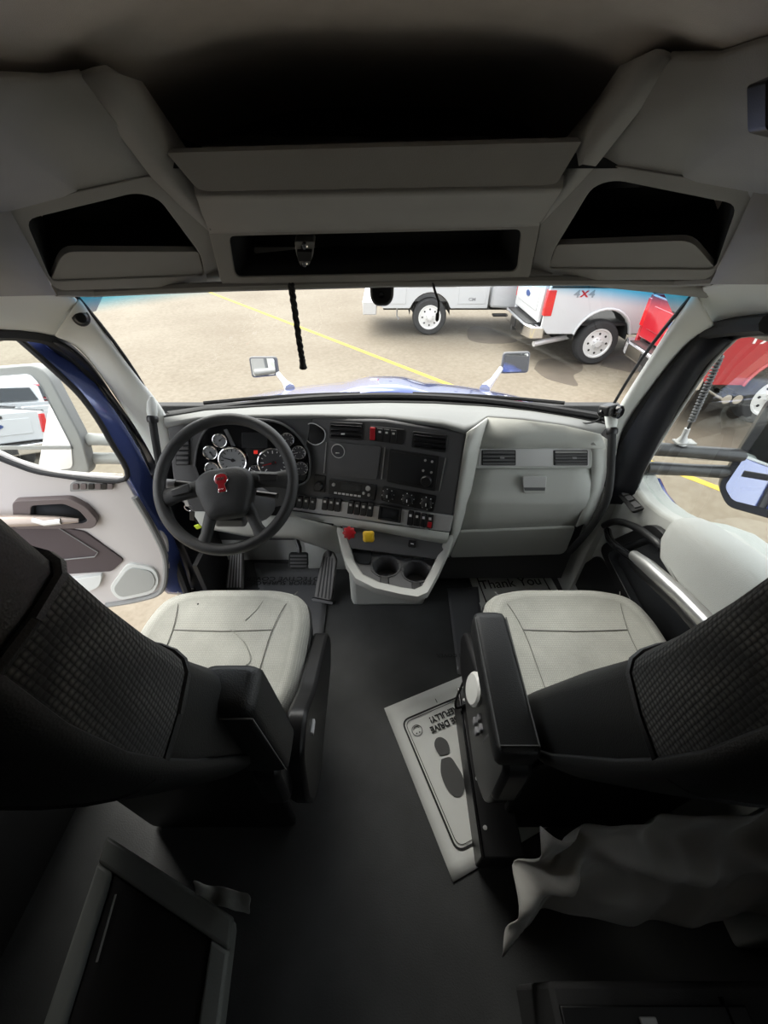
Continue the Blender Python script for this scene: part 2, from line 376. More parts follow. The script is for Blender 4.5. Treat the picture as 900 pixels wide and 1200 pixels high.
# windshield: curved glass, header to cowl
NW = 25; top, bot = [], []
for i in range(NW):
    t = i / (NW - 1) * 2 - 1
    top.append(V((t * .775, 1.15 - .06 * t * t, 1.425 - .045 * t * t)))
    bot.append(V((t * .825, 1.53 - .18 * t * t, .915 - .01 * t * t)))
rows = [[lerp(a, b_, k / 8) + V((0, .02, .015)) * math.sin(math.pi * k / 8) for a, b_ in zip(top, bot)] for k in range(9)]
wo = MB().grid(rows).build('window_1', 'windshield_glass', solid=0); struct(wo); wo['label'] = 'wide curved windshield with a blue shade band'
MB().tube([p + V((0, .004, 0)) for p in [r[0] for r in rows]], .005, 8).build('seal', 'seal_rubber', wo)
MB().tube([p + V((0, .004, 0)) for p in [r[-1] for r in rows]], .005, 8).build('seal', 'seal_rubber', wo)
MB().tube(bot, .014, 8).build('seal', 'seal_rubber', wo)
MB().tube([p + V((0, .01, .0)) for p in top], .016, 8).build('seal', 'seal_rubber', wo)
# roof header above the glass keeps daylight out of the shelf
struct(patch('trim_7', [[V((t * .8, 1.14 - .06 * t * t, 1.40 - .04 * t * t)) for t in (-1, -.5, 0, .5, 1)], [V((t * .85, 1.45, 1.72)) for t in (-1, -.5, 0, .5, 1)]], 'roof_trim', th=.03, sub=0, label='roof skin behind the overhead console'))

# navy / black seals round both door openings
mbp = smooth_path([at(-60, 389, x=-.97), at(20, 390, x=-.965), at(62, 399, x=-.96), at(95, 424, x=-.955), at(125, 465, x=-.955), at(150, 510, x=-.955), at(170, 550, x=-.95), at(185, 600, x=-.95), at(203, 650, x=-.95), at(222, 700, x=-.95)])
struct(MB().tube(mbp, .02, 8).build('trim_8', 'seal_rubber', label='black rubber seal round the driver door opening'))
pp = [((62, 398), (40, 397)), ((92, 412), (70, 428)), ((122, 445), (104, 466)), ((150, 488), (134, 508)), ((174, 520), (160, 545)), ((192, 560), (180, 595)), ((205, 610), (196, 640)), ((230, 690), (214, 690))]
po = struct(patch('trim_9', [[at(*a, x=-.915), at((a[0] + b_[0]) / 2, (a[1] + b_[1]) / 2, x=-.99), at(*b_, x=-1.04)] for a, b_ in pp], 'navy_seal', sub=1, label='dark door pillar jamb on the driver side'))
# chrome-blue highlight strip on the jamb is the painted flange
MB().tube(smooth_path([at(48, 398, x=-1.0), at(80, 425, x=-1.0), at(110, 458, x=-.99), at(143, 490, x=-.985)]), .007, 8).build('flange', 'blue_paint', po)
slab('wall_left_kick', -.97, 1.28, -.06, -.90, 1.56, .70, 'navy_seal', 'dark kick panel ahead of the driver door')
slab('wall_right_kick', .90, 1.24, -.06, .98, 1.56, .66, 'dash_grey', 'grey kick panel ahead of the passenger door')

# ------------------------------------------------------------------ passenger door (closed)
d1 = thing('door_1', 'closed passenger door with light grey upper panel', 'door', (.95, .6, 0)); d1['kind'] = 'structure'; del d1['category']
sill = [(1.24, .735), (1.17, .712), (1.10, .708), (1.02, .722), (.95, .745), (.88, .79), (.8, .825), (.6, .85), (.1, .86)]
yz = [(y, z) for y, z in sill] + [(.08, .0), (1.05, 0), (1.2, .12), (1.24, .3)]
MB().prism([(.925, y, z) for y, z in yz], (.10, 0, 0)).build('panel', 'dash_grey', d1, bevel=.012, seg=3)
# window frame
wf = smooth_path([at(742, 582, x=.94), at(745, 562, x=.94), at(769, 517, x=.94), at(800, 467, x=.94), at(826, 428, x=.94), at(851, 399, x=.94), at(875, 387, x=.94), V((.938, .85, 1.325)), V((.938, .6, 1.338)), V((.938, .1, 1.34))], 5)
MB().tube(wf, .015, 8).build('window_frame', 'seal_rubber', d1)
MB().tube([p + V((.0, -.016, -.007)) for p in wf], .006, 8).build('glass_run', 'mirror_shell', d1)
gl = [(.965, y, z) for _, y, z in wf] + [(.965, .1, .84)] + [(.965, y, z - .01) for y, z in sill[::-1][1:]]
MB().add(gl, [tuple(range(len(gl)))]).build('window_pane', 'side_glass', d1, solid=.004, smooth=False)
navy = [((821, 388), (857, 398)), ((796, 418), (826, 430)), ((768, 455), (797, 475)), ((745, 492), (773, 517)), ((727, 522), (755, 553)), ((717, 560), (745, 578)), ((712, 590), (730, 590))]
patch('frame_cover', [[at(*a, x=.878), at((a[0] + b_[0]) / 2, (a[1] + b_[1]) / 2, x=.905), at(*b_, x=.93)] for a, b_ in navy], 'navy_seal', d1, label='dark navy front window frame')
patch('header_cover', [[at(u, v, x=.925) for u, v in ((970, 376), (900, 377), (862, 381), (828, 390))], [at(u, v, x=.94) for u, v in ((970, 392), (900, 391), (872, 394), (850, 402))]], 'navy_seal', d1)
MB().tube(smooth_path([at(u, v, x=.895) for u, v in ((900, 379), (850, 384), (817, 394), (787, 430), (759, 469), (737, 505), (722, 535), (714, 570))]), .022, 8).build('weather_seal', 'seal_rubber', d1)
# padded armrest
rows = []
for y, zt, zb, xi in ((.90, .795, .745, .88), (.885, .812, .70, .85), (.84, .833, .672, .832), (.7, .862, .66, .825), (.5, .885, .66, .82), (.12, .895, .66, .82)):
    zc = (zt + zb) / 2; h = (zt - zb) / 2; xc = (xi + .955) / 2; wx = (.955 - xi) / 2
    rows.append([(xc + wx * math.copysign(abs(math.cos(q)) ** .55, math.cos(q)), y, zc + h * math.copysign(abs(math.sin(q)) ** .55, math.sin(q))) for q in [2 * math.pi * k / 20 for k in range(20)]])
ar = MB().rings(rows).build('armrest_pad', 'vinyl_grey', d1)
MB().tube([(xi + .004, y, zb + .035) for y, zt, zb, xi in ((.875, .8, .70, .853), (.84, .833, .672, .833), (.7, .86, .66, .826), (.5, .88, .66, .82), (.15, .89, .66, .82))], .0018, 6).build('stitch_line', 'stitch', ar)
# dark map pocket and lower panel
PD = Plane((.918, 1, .5), (.918, .5, .5), (.918, 1, .7))
recess('pocket_frame', [(706, 640), (770, 612), (800, 640), (905, 745), (905, 860), (780, 800)], [(716, 648), (764, 628), (796, 652), (890, 745), (890, 830), (786, 780)], PD, .02, 'black_plastic', 'pocket_lining', d1, 12, 10, off=.02, lip=.002)
PL = Plane((.915, 1, .5), (.915, .5, .5), (.915, 1, .7))
panel('lower_panel', [(668, 672), (700, 650), (730, 690), (800, 790), (760, 790), (690, 720)], PL, .02, 'black_plastic', d1, r=6)
# silver pull bar with black release handle
MB().tube(smooth_path([at(712, 622, x=.885), at(716, 634, x=.85), at(735, 650, x=.82), at(760, 668, x=.81)], 5), .014, 10).build('release_handle', 'black_gloss', d1)
MB().tube(smooth_path([at(708, 616, x=.89), at(722, 611, x=.885), at(745, 618, x=.885), at(768, 634, x=.885), at(776, 642, x=.89)], 5), .013, 10).build('handle_bezel', 'black_plastic', d1)
MB().tube([at(744, 652, x=.815), at(760, 664, x=.81), at(800, 700, x=.81), at(830, 730, x=.81), at(870, 775, x=.81)], [.018, .022, .022, .022, .02], 12, 1.3).build('pull_bar', 'aluminium', d1, label='brushed silver door pull bar')
MB().tube([at(742, 658, x=.835), at(800, 712, x=.83), at(870, 790, x=.83)], .02, 10).build('bar_backing', 'black_plastic', d1)
# window switch plate on the sill
PS = Plane(at(733, 572, x=.93), at(757, 597, x=.93), at(741, 601, x=.90))
sp = panel('switch_plate', [(720, 575), (733, 572), (758, 596), (741, 601)], PS, .012, 'black_plastic', d1, off=.006, r=3)
for q in ([(727, 577), (734, 576), (739, 581), (732, 583)], [(733, 584), (740, 582), (745, 587), (738, 589)], [(740, 591), (746, 589), (753, 595), (745, 597)]):
    panel('window_switch', q, PS, .008, 'dash_charcoal', sp, off=.011, r=1)

# ------------------------------------------------------------------ driver door (swung wide open)
d2 = thing('door_2', 'open driver door with blue painted edge', 'door', (-1.0, 1.2, 0)); d2['kind'] = 'structure'; del d2['category']
TH = math.radians(80); DV = V((-math.sin(TH), -math.cos(TH), 0)); H0 = V((-.99, 1.19, .5))
DP = Plane(H0, H0 + DV, H0 + V((0, 0, 1)))
panel('panel', [(-90, 505), (-20, 522), (18, 540), (60, 553), (118, 558), (147, 561), (158, 580), (196, 634), (200, 668), (190, 692), (165, 702), (128, 708), (-60, 740)], DP, .02, 'door_light', d2, r=[0, 8, 10, 10, 8, 4, 4, 4, 8, 8, 8, 4, 0], bevel=.006)
edge = [((20, 394), (29, 393)), ((65, 434), (86, 437)), ((99, 468), (119, 481)), ((128, 513), (159, 538)), ((147, 561), (181, 592)), ((196, 632), (199, 640)), ((200, 668), (216, 686)), ((185, 697), (222, 712))]
patch('painted_edge', [[DP.p(*a, .002), lerp(DP.p(*a), DP.p(*b_, -.07), .5), DP.p(*b_, -.075)] for a, b_ in edge], 'blue_paint', d2, sub=1, label='glossy blue painted door edge', th=.01)
MB().tube(smooth_path([DP.p(*a, .004) for a, _ in edge[:5]] + [DP.p(60, 555, .004), DP.p(15, 542, .004), DP.p(-30, 522, .004)]), .009, 8).build('glass_run', 'seal_rubber', d2)
MB().tube(smooth_path([DP.p(158, 582, .004), DP.p(180, 620, .006), DP.p(194, 655, .006), DP.p(190, 690, .006), DP.p(165, 701, .006), DP.p(125, 708, .006)]), .012, 8).build('edge_seal', 'mirror_shell', d2)
g2 = [DP.p(u, v, -.03) for u, v in ((20, 394), (65, 434), (99, 468), (128, 513), (147, 561), (60, 556), (15, 545), (-90, 510), (-120, 330), (-40, 345))]
MB().add(g2, [tuple(range(len(g2)))]).build('window_pane', 'side_glass', d2, smooth=False, solid=.004)
sp = panel('switch_plate', [(83, 566), (89, 563), (136, 563), (132, 572), (83, 575)], DP, .012, 'mirror_shell', d2, off=.008, r=2)
for k, u in enumerate((87, 96, 105, 113, 120, 127)):
    panel('window_switch', rect(u, 565, u + 6.5, 571.5), DP, .01, 'black_plastic' if k in (2, 4) else 'brown_trim', sp, off=.013, r=1)
# handle cup, armrest bar, plum insert
recess('handle_bezel', [(18, 583), (85, 580), (104, 590), (118, 606), (112, 615), (20, 615)], [(40, 588), (78, 586), (96, 594), (106, 606), (100, 609), (40, 609)], DP, .018, 'brown_trim', 'pocket_lining', d2, 6, 5, off=.024, th=.025, lip=.002)
MB().tube([DP.p(-60, 603, .05), DP.p(30, 601, .045), DP.p(70, 602, .04), DP.p(96, 604, .03)], [.022, .022, .017, .008], 12, .7).build('pull_bar', 'warm_metal', d2)
MB().tube([DP.p(46, 600, .045), DP.p(60, 603, .05), DP.p(78, 602, .045)], .012, 8).build('release_lever', 'aluminium', d2)
panel('insert_panel', [(-80, 612), (60, 614), (100, 622), (146, 655), (132, 668), (-80, 682)], DP, .02, 'plum_trim', d2, off=.008, r=4, label='dark plum vinyl door insert')
MB().tube([DP.p(-60, 660, .012), DP.p(60, 655, .012), DP.p(112, 650, .012), DP.p(116, 645, .012), DP.p(70, 616, .012)], .0025, 6).build('stitch_line', 'mirror_shell', d2)
panel('map_pocket', [(70, 678), (122, 670), (118, 684), (100, 692)], DP, .03, 'pillar_trim', d2, off=.02, r=4)
sg_ = panel('speaker_frame', [(128, 688), (150, 658), (182, 664), (188, 680), (180, 694), (140, 702)], DP, .02, 'pillar_trim', d2, off=.010, r=8)
panel('speaker_grille', [(133, 688), (152, 662), (179, 667), (184, 680), (177, 690), (142, 698)], DP, .01, 'vinyl_grey', sg_, off=.014, r=8)

# ================================================================== outside of this truck
hood = thing('hood', 'glossy blue hood of this truck beyond the windshield', 'hood', (0, 2.2, .3))
zc = [(1.62, .868), (1.75, .845), (1.95, .802), (2.15, .745), (2.35, .672), (2.6, .56), (2.9, .38), (3.1, .2)]
rows = []
for y, z in zc:
    row = []
    for i in range(-16, 17):
        x = i / 16 * (.92 - .10 * (y - 1.62))
        bumpz = .028 * max(0, 1 - (abs(x) / .2) ** 4) if abs(x) < .2 else 0
        row.append(V((x, y - .12 * x * x, z + bumpz - .105 * x * x - max(0, abs(x) - .72) ** 2 * 2)))
    rows.append(row)
MB().grid(rows).build('hood_skin', 'blue_paint', hood, solid=.02, angle=180)
MB().grid([[V((i / 12 * .85, 1.56 + .08 * k - .2 * (i / 12) ** 2, .895 - .02 * k - .02 * (i / 12) ** 2 - .028 * (k == 2))) for i in range(-12, 13)] for k in range(3)]).build('cowl', 'black_rubber', hood, solid=.02)
for sg, x0, x1 in ((-1, -.72, -.1), (1, .12, .72)):
    MB().tube([V((lerp(x0, x1, t), 1.59 - .19 * lerp(x0, x1, t) ** 2, .902)) for t in (0, .25, .5, .75, 1)], .008, 6).build('wiper', 'black_plastic', hood)
def hood_mirror(label, px, arm, sg, low=None):
    t = thing('hood_mirror', label, 'mirror', at(*arm[-1], y=2.05), 'hood mirrors')
    pl = Plane(at(*px[0], y=2.32), at(*px[1], y=2.30), at(*px[2], y=2.28))
    sh = panel('shell', px, pl, .03, 'dash_charcoal', t, r=4, bevel=.006)
    c = (sum(p[0] for p in px) / 4, sum(p[1] for p in px) / 4)
    panel('mirror_glass', [(c[0] + (p[0] - c[0]) * .86, c[1] + (p[1] - c[1]) * .84) for p in px], pl, .004, 'mirror_face', t, off=.003, r=3, bevel=0)
    MB().tube([at(*arm[0], y=2.31), at(*arm[1], y=2.2), at(*arm[2], y=2.1)], [.014, .016, .03], 8).build('arm', 'satin_silver', t)
    if low:
        p2 = Plane(at(*low[0], y=2.25), at(*low[1], y=2.25), at(*low[2], y=2.22))
        panel('lower_mirror', low, p2, .02, 'mirror_face', t, r=2, bevel=.003)
    return t
hood_mirror('square chrome hood mirror in front of the steering wheel', [(291, 418), (323, 418), (326, 440), (295, 443)], [(324, 436), (334, 448), (340, 456)], -1, [(301, 463), (330, 456), (331, 466), (303, 472)])
hood_mirror('square chrome hood mirror in front of the passenger side', [(590, 413), (622, 412), (619, 437), (586, 438)], [(587, 432), (577, 446), (568, 456)], 1)

def side_mirror(label, shell, y, glassp, arms, split, m, nrm):
    t = thing('side_mirror', label, 'mirror', at(*arms[0][0], y=y), 'door mirrors')
    o_ = at(*shell[2], y=y) if shell[0][0] < 450 else at(*shell[4], y=y); nv = V(nrm).normalized(); e_ = nv.orthogonal(); pl = Plane(o_, o_ + e_, o_ + nv.cross(e_))
    panel('shell', shell, pl, .05, m, t, r=10, bevel=.012)
    panel('mirror_glass', glassp, pl, .006, 'mirror_face', t, off=.004, r=6, bevel=0)
    if split: panel('divider', split, pl, .008, m, t, off=.008)
    for a, b_ in arms: MB().tube([at(*a, y=y - .06), at((a[0] + b_[0]) / 2, (a[1] + b_[1]) / 2, y=y - .02), at(*b_, y=y + .03)], [.026, .024, .028], 10).build('arm', m, t)
    return t
side_mirror('black side mirror outside the passenger window', [(903, 468), (1030, 430), (1015, 640), (852, 594), (841, 570)], 1.30, [(907, 484), (1018, 452), (1004, 622), (858, 586), (849, 570)], [((755, 525), (868, 534)), ((755, 548), (853, 553))], [(872, 551), (1010, 574), (1010, 582), (868, 558)], 'black_plastic', (-.55, -.80, .24))
side_mirror('silver framed side mirror seen through the open driver door window', [(-70, 436), (40, 427), (56, 440), (95, 513), (106, 556), (60, 566), (-70, 570)], 1.42, [(-62, 446), (36, 438), (47, 450), (84, 522), (86, 548), (58, 552), (-62, 556)], [((148, 516), (88, 514)), ((152, 537), (96, 537))], [(-60, 522), (84, 522), (86, 526), (-60, 527)], 'mirror_shell', (.01, -.985, .17))
# whip antenna with a spring base on the passenger mirror arm
t = thing('whip_antenna', 'coiled whip antenna standing on the passenger mirror arm', 'antenna', at(802, 519, y=1.27))
a, b_ = at(801, 514, y=1.27), at(850, 405, y=1.27)
MB().box(at(802, 518, y=1.27), (.07, .04, .008)).build('base_plate', 'mirror_shell', t, bevel=.003)
MB().lathe(a - V((0, 0, .02)), b_ - a, [(.022, 0), (.018, .012), (.01, .03), (.009, .06)], 14).build('stud', 'satin_silver', t)
MB().tube([lerp(a, b_, .08), b_], .0045, 8).build('rod', 'black_rubber', t)
d = (b_ - a); dn = d.normalized(); e1 = dn.orthogonal().normalized(); e2 = dn.cross(e1)
MB().tube([a + d * (.2 + .7 * k / 240) + (e1 * math.cos(k * .55) + e2 * math.sin(k * .55)) * .008 for k in range(241)], .0038, 5).build('coil', 'dash_charcoal', t)
# painted outer skin of the cab, seen in the mirrors
MB().prism([(1.03, y, z) for y, z in [(y, z - .02) for y, z in sill] + [(.1, -.15), (1.2, -.15)]], (.02, 0, 0)).build('outer_skin', 'blue_paint', d1, bevel=.006)
(holed('wall_right_outer', 1.065, 1.085, -1.22, .02, -.15, 1.55, SW, 'blue_paint', 'blue outer skin of the sleeper, passenger side'))
(slab('wall_left_outer', -1.085, -1.22, -.15, -1.065, .55, 1.55, 'blue_paint', 'blue outer skin of the sleeper, driver side'))

# ================================================================== parked pickups
def P3(f, X):  # local (forward, right, up) -> vector; forward is +x, near side is -y
    return V(X)
def wheel(t, x, y, r, wd, rimc, sg):
    """tyre and rim at (x, y); sg -1: outer face looks to -y"""
    ty = MB().lathe((x, y, r), (0, 1, 0), [(r * .62, -wd / 2), (r * .9, -wd / 2), (r * .97, -wd / 2 + .03), (r, -wd / 2 + .07), (r, wd / 2 - .07), (r * .97, wd / 2 - .03), (r * .9, wd / 2), (r * .62, wd / 2)], 32, False).build('tyre', 'tyre', t, local=True)
    f = y + sg * (wd / 2 - .01)
    wh = MB().lathe((x, f, r), (0, sg, 0), [(r * .66, -.1), (r * .66, .012), (r * .60, .012), (r * .56, -.012), (r * .44, -.005), (r * .32, -.012), (r * .26, .0), (r * .16, .012), (r * .14, .05), (.001, .055)], 32).build('wheel_rim', rimc, t, local=True)
    mb = MB()
    for k in range(8):
        q = 2 * math.pi * k / 8; mb.cyl((x + math.cos(q) * r * .43, f - sg * .03, r + math.sin(q) * r * .43), (x + math.cos(q) * r * .43, f + sg * .002, r + math.sin(q) * r * .43), r * .05, 10)
    mb.build('hand_holes', 'underbody', wh, local=True)['kind'] = 'stuff'
    mb = MB()
    for k in range(8):
        q = 2 * math.pi * (k + .5) / 8; mb.cyl((x + math.cos(q) * r * .21, f, r + math.sin(q) * r * .21), (x + math.cos(q) * r * .21, f + sg * .03, r + math.sin(q) * r * .21), r * .03, 8)
    mb.build('lug_nuts', 'satin_silver', wh, local=True)['kind'] = 'stuff'
def arch_side(x0, x1, z0, z1, wx, wr, wz, n=16):
    pts = [(x0, z0 + .12), (x0, z1), (x1, z1), (x1, z0)]
    a = [(wx + wr * math.cos(math.pi * k / n), wz + wr * math.sin(math.pi * k / n)) for k in range(n + 1)]
    a = [(x, max(z, z0)) for x, z in a]
    return pts + a + [(x0 + .15, z0)]
def pickup(label, loc, rz, paint, decal, tip='single', bumper='chrome'):
    t = thing('pickup_truck', label, 'pickup truck', loc, 'parked pickups'); t.rotation_euler.z = rz
    W, R = 2.03, .43
    # bed side panels with wheel arches, near (-y) and far
    for sg in (-1, 1):
        y = sg * W / 2
        pts = [V((x, y, z)) for x, z in arch_side(0.05, 2.35, .62, 1.46, 1.28, .56, .50)]
        MB().prism(pts, (0, -sg * .06, 0)).build('bed_side', paint, t, bevel=.02, local=True)
        lipc = [V((1.28 + .58 * math.cos(q), y + sg * .012, .50 + .58 * math.sin(q))) for q in [math.radians(a) for a in range(12, 169, 12)]]
        MB().tube(lipc, .025, 8).build('arch_lip', paint, t, local=True)
        MB().tube([(.08, y, 1.46), (2.35, y, 1.46)], .03, 8).build('bed_rail', 'black_plastic', t, local=True)
        MB().grid([[V((1.28 + .55 * math.cos(q), y - sg * d, .50 + .55 * math.sin(q))) for q in [math.radians(a) for a in range(0, 181, 15)]] for d in (.04, .5)]).build('wheel_well', 'underbody', t, local=True)
        lx = [(0.03, y - sg * .1, .95), (.03, y - sg * .1, 1.40), (.03, y + sg * .012, 1.40), (.03, y + sg * .012, .95)]
        MB().prism(lx, (.16, 0, 0)).build('tail_light', 'tail_red', t, bevel=.012, local=True)
        wheel(t, 1.28, sg * (W / 2 - .16), R, .27, 'steel_wheel', sg); wheel(t, 5.35, sg * (W / 2 - .16), R, .27, 'steel_wheel', sg)
    tg = MB().prism([(0, -.85, .80), (0, .85, .80), (0, .88, 1.47), (0, -.88, 1.47)], (.07, 0, 0)).build('tailgate', paint, t, bevel=.02, local=True)
    MB().box((-.004, 0, 1.15), (.02, 1.35, .36)).build('tailgate_inset', paint, tg, bevel=.008, local=True)
    MB().box((-.004, 0, 1.38), (.03, .32, .07)).build('tailgate_handle', 'black_plastic', tg, bevel=.008, local=True)
    MB().rings([[V((-.018 + d, .13 * math.cos(q), 1.18 + .055 * math.sin(q))) for q in [2 * math.pi * k / 24 for k in range(24)]] for d in (-.006, .02)]).build('oval_badge', 'oval_blue', tg, local=True)
    MB().box((1.2, 0, .78), (2.2, 1.85, .05)).build('bed_floor', 'underbody', t, local=True)
    MB().box((2.36, 0, 1.1), (.05, 1.95, .7)).build('bed_bulkhead', paint, t, bevel=.01, local=True)
    MB().box((2.9, 0, .55), (5.4, .95, .16)).build('chassis', 'underbody', t, local=True)
    # rear step bumper
    bp = MB().prism([V((x, y, .52)) for x, y in fillet([(-.22, -.7), (-.12, -1.0), (.16, -1.02), (.16, 1.02), (-.12, 1.0), (-.22, .7)], .06)], (0, 0, .23)).build('rear_bumper', bumper, t, bevel=.025, local=True)
    MB().box((-.06, 0, .755), (.22, 1.5, .012)).build('step_pad', 'black_plastic', bp, local=True)
    MB().box((-.225, 0, .63), (.02, .33, .16)).build('plate_recess', 'black_plastic', bp, local=True)
    MB().box((-.14, 0, .50), (.2, .09, .09)).build('tow_hitch', 'underbody', t, local=True)
    if tip == 'single': MB().tube([(1.0, -.55, .50), (.6, -.75, .47), (.25, -.86, .44), (.0, -.94, .41)], .055, 12).build('exhaust', 'satin_silver', t, local=True)
    else:
        for dx in (0, .16):
            MB().lathe((.62 + dx, -1.0, .40), (0, 1, 0), [(.07, 0), (.07, .35), (.055, .35), (.06, .02)], 18).build('exhaust_tip', 'chrome', t, local=True)
    # crew cab and hood
    cab = [(2.45, .55), (2.45, 1.30), (2.62, 1.46), (2.75, 1.95), (3.4, 2.03), (4.0, 2.0), (4.75, 1.45), (6.05, 1.35), (6.2, 1.1), (6.2, .55), (5.9, .5), (4.8, .5), (4.3, .45)]
    rows = []
    cb = MB().prism([V((x, -1.0, z)) for x, z in cab], (0, 2.0, 0)).build('cab_body', paint, t, bevel=.07, seg=3, local=True)
    for sg in (-1, 1):
        for q in ([(2.85, 1.45), (3.0, 1.88), (3.55, 1.92), (3.55, 1.45)], [(3.65, 1.45), (3.65, 1.92), (4.05, 1.88), (4.5, 1.45)]):
            MB().prism([V((x, sg * 1.006, z)) for x, z in q], (0, -sg * .01, 0)).build('side_window', 'window_dark', cb, local=True)
    MB().prism([V((2.56, -.8, 1.5)), V((2.56, .8, 1.5)), V((2.70, .7, 1.9)), V((2.70, -.7, 1.9))], (.02, 0, 0)).build('rear_window', 'window_dark', cb, local=True)
    if decal == '4X4':
        text('4', .17, 'grey_mark', t, (.58, -W / 2 - .004, 1.33), (1, 0, 0), (0, 0, 1), 'decal', sx=1.3, bold=.006, local=True)
        text('X', .15, 'red_plastic', t, (.72, -W / 2 - .004, 1.33), (1, 0, 0), (0, 0, 1), 'decal', sx=1.3, bold=.006, local=True)
        text('4', .17, 'grey_mark', t, (.86, -W / 2 - .004, 1.33), (1, 0, 0), (0, 0, 1), 'decal', sx=1.3, bold=.006, local=True)
    elif decal: text(decal, .2, 'white_mark', t, (.72, -W / 2 - .004, 1.27), (1, 0, 0), (0, 0, 1), 'decal', sx=1.3, bold=.004, local=True)
    return t
pw = at(692, 428, z=GZ); pickup('white pickup with a red and grey 4X4 decal beside the yellow line', (pw.x - 1.28, pw.y + 1.0, GZ), 0, 'white_paint', '4X4')
pr = at(886, 496, z=GZ); pickup('red pickup with twin exhaust tips right of the white pickup', (pr.x - 1.28, pr.y + 1.0, GZ), math.radians(-2), 'red_paint', 'FX4', 'twin')
# ------------------------------------------------------------------ white service truck with utility body
def service_truck(label, loc, rz=0):
    t = thing('service_truck', label, 'truck', loc, 'parked service trucks'); t.rotation_euler.z = rz
    for sg in (-1, 1):
        y = sg * 1.05
        pts = [V((x, y, z)) for x, z in arch_side(0.05, 2.75, .62, 1.75, 1.35, .52, .45)]
        bs = MB().prism(pts, (0, -sg * .4, 0)).build('utility_box', 'white_paint', t, bevel=.015, local=True)
        for x0, x1, z0, z1 in ((.12, .75, .72, 1.68), (.82, 1.95, 1.08, 1.68), (2.02, 2.68, .72, 1.68)):
            dr = MB().prism([V((x0, y + sg * .012, z0)), V((x1, y + sg * .012, z0)), V((x1, y + sg * .012, z1)), V((x0, y + sg * .012, z1))], (0, -sg * .02, 0)).build('box_door', 'white_paint', bs, bevel=.006, local=True)
            MB().cyl(((x0 + x1) / 2, y + sg * .012, (z0 + z1) / 2 + .1), ((x0 + x1) / 2, y + sg * .03, (z0 + z1) / 2 + .1), .055, 16).build('latch', 'black_plastic', dr, local=True)
        wheel(t, 1.35, sg * .93, .42, .27, 'steel_wheel', sg); wheel(t, 5.2, sg * .86, .42, .27, 'steel_wheel', sg)
        MB().grid([[V((1.35 + .5 * math.cos(q), y - sg * d, .46 + .5 * math.sin(q))) for q in [math.radians(a) for a in range(0, 181, 15)]] for d in (.02, .6)]).build('wheel_well', 'underbody', t, local=True)
        MB().box((.02, sg * .93, .95), (.05, .14, .3)).build('tail_light', 'tail_red', t, bevel=.01, local=True)
    MB().box((1.4, 0, .85), (2.7, 1.3, .3)).build('bed_floor', 'white_paint', t, local=True)
    MB().box((0.05, 0, 1.1), (.06, 1.3, .7)).build('tailgate', 'white_paint', t, bevel=.01, local=True)
    MB().box((-.14, 0, .62), (.34, 2.08, .3)).build('rear_bumper', 'satin_silver', t, bevel=.02, local=True)
    MB().box((2.9, 0, .55), (5.4, .95, .16)).build('chassis', 'underbody', t, local=True)
    MB().tube([(.55, -.6, .6), (.55, -.6, .35), (.6, -.62, .28)], .02, 6).build('mud_bracket', 'satin_silver', t, local=True)
    cab = [(2.82, .62), (2.82, 1.5), (2.95, 2.0), (3.5, 2.08), (4.1, 2.0), (4.8, 1.5), (6.0, 1.38), (6.15, 1.1), (6.15, .62), (4.8, .5)]
    cb = MB().prism([V((x, -1.0, z)) for x, z in cab], (0, 2.0, 0)).build('cab_body', 'white_paint', t, bevel=.07, seg=3, local=True)
    for sg in (-1, 1): MB().prism([V((x, sg * 1.006, z)) for x, z in [(3.1, 1.5), (3.2, 1.92), (4.0, 1.9), (4.5, 1.5)]], (0, -sg * .01, 0)).build('side_window', 'window_dark', cb, local=True)
    text('CM', .09, 'grey_mark', t, (2.35, -1.066, .82), (1, 0, 0), (0, 0, 1), 'decal', sx=1.3, bold=.003, local=True)
    MB().box((3.6, -1.08, .48), (1.4, .16, .05)).build('running_board', 'black_plastic', t, bevel=.01, local=True)
    return t
ps = at(502, 393, z=GZ); service_truck('white service truck with utility boxes at the far end of the row', (ps.x - 1.35, ps.y + 1.06, GZ))

for lb, x, y, rz, pt in (('white pickup reflected nearest in the driver side mirror', -8.6, -6.2, 205, 'white_paint'), ('white pickup reflected behind the nearest one in the driver side mirror', -9.4, -9.2, 205, 'white_paint'), ('red pickup reflected farthest away in the driver side mirror', -10.4, -12.4, 205, 'red_paint')):
    pickup(lb, (x, y, GZ), math.radians(rz), pt, None)

# ================================================================== overhead console
oc = thing('overhead_console', 'dark grey overhead console with storage pockets above the windshield', 'console', (0, 1.1, 1.39))
PC = Plane(at(247, 268, y=1.03), at(632, 258, y=1.03), at(450, 330, y=1.10))
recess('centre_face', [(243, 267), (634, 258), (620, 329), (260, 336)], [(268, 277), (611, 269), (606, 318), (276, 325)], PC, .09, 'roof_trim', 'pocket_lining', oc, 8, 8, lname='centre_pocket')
rows = []
for v0, v1, y, ul, ur in ((222, 213, .915, 228, 660), (228, 220, .935, 231, 656), (244, 236, .97, 236, 646), (253, 245, .99, 240, 640), (262, 254, 1.02, 243, 634), (268, 259, 1.035, 245, 632)):
    rows.append([at(lerp(ul, ur, k / 8), lerp(v0, v1, k / 8), y=y) for k in range(9)])
MB().grid(rows).build('fascia', 'roof_trim', oc, solid=.02, off=0, angle=180)
PLp = Plane(at(197, 178, y=.895), at(680, 165, y=.895), at(450, 220, y=.915))
panel('shelf_lip', [(196, 178), (681, 165), (652, 214), (636, 216), (250, 223), (233, 222)], PLp, .02, 'roof_trim', oc, off=.004, r=[2, 2, 6, 6, 6, 8], bevel=.004)
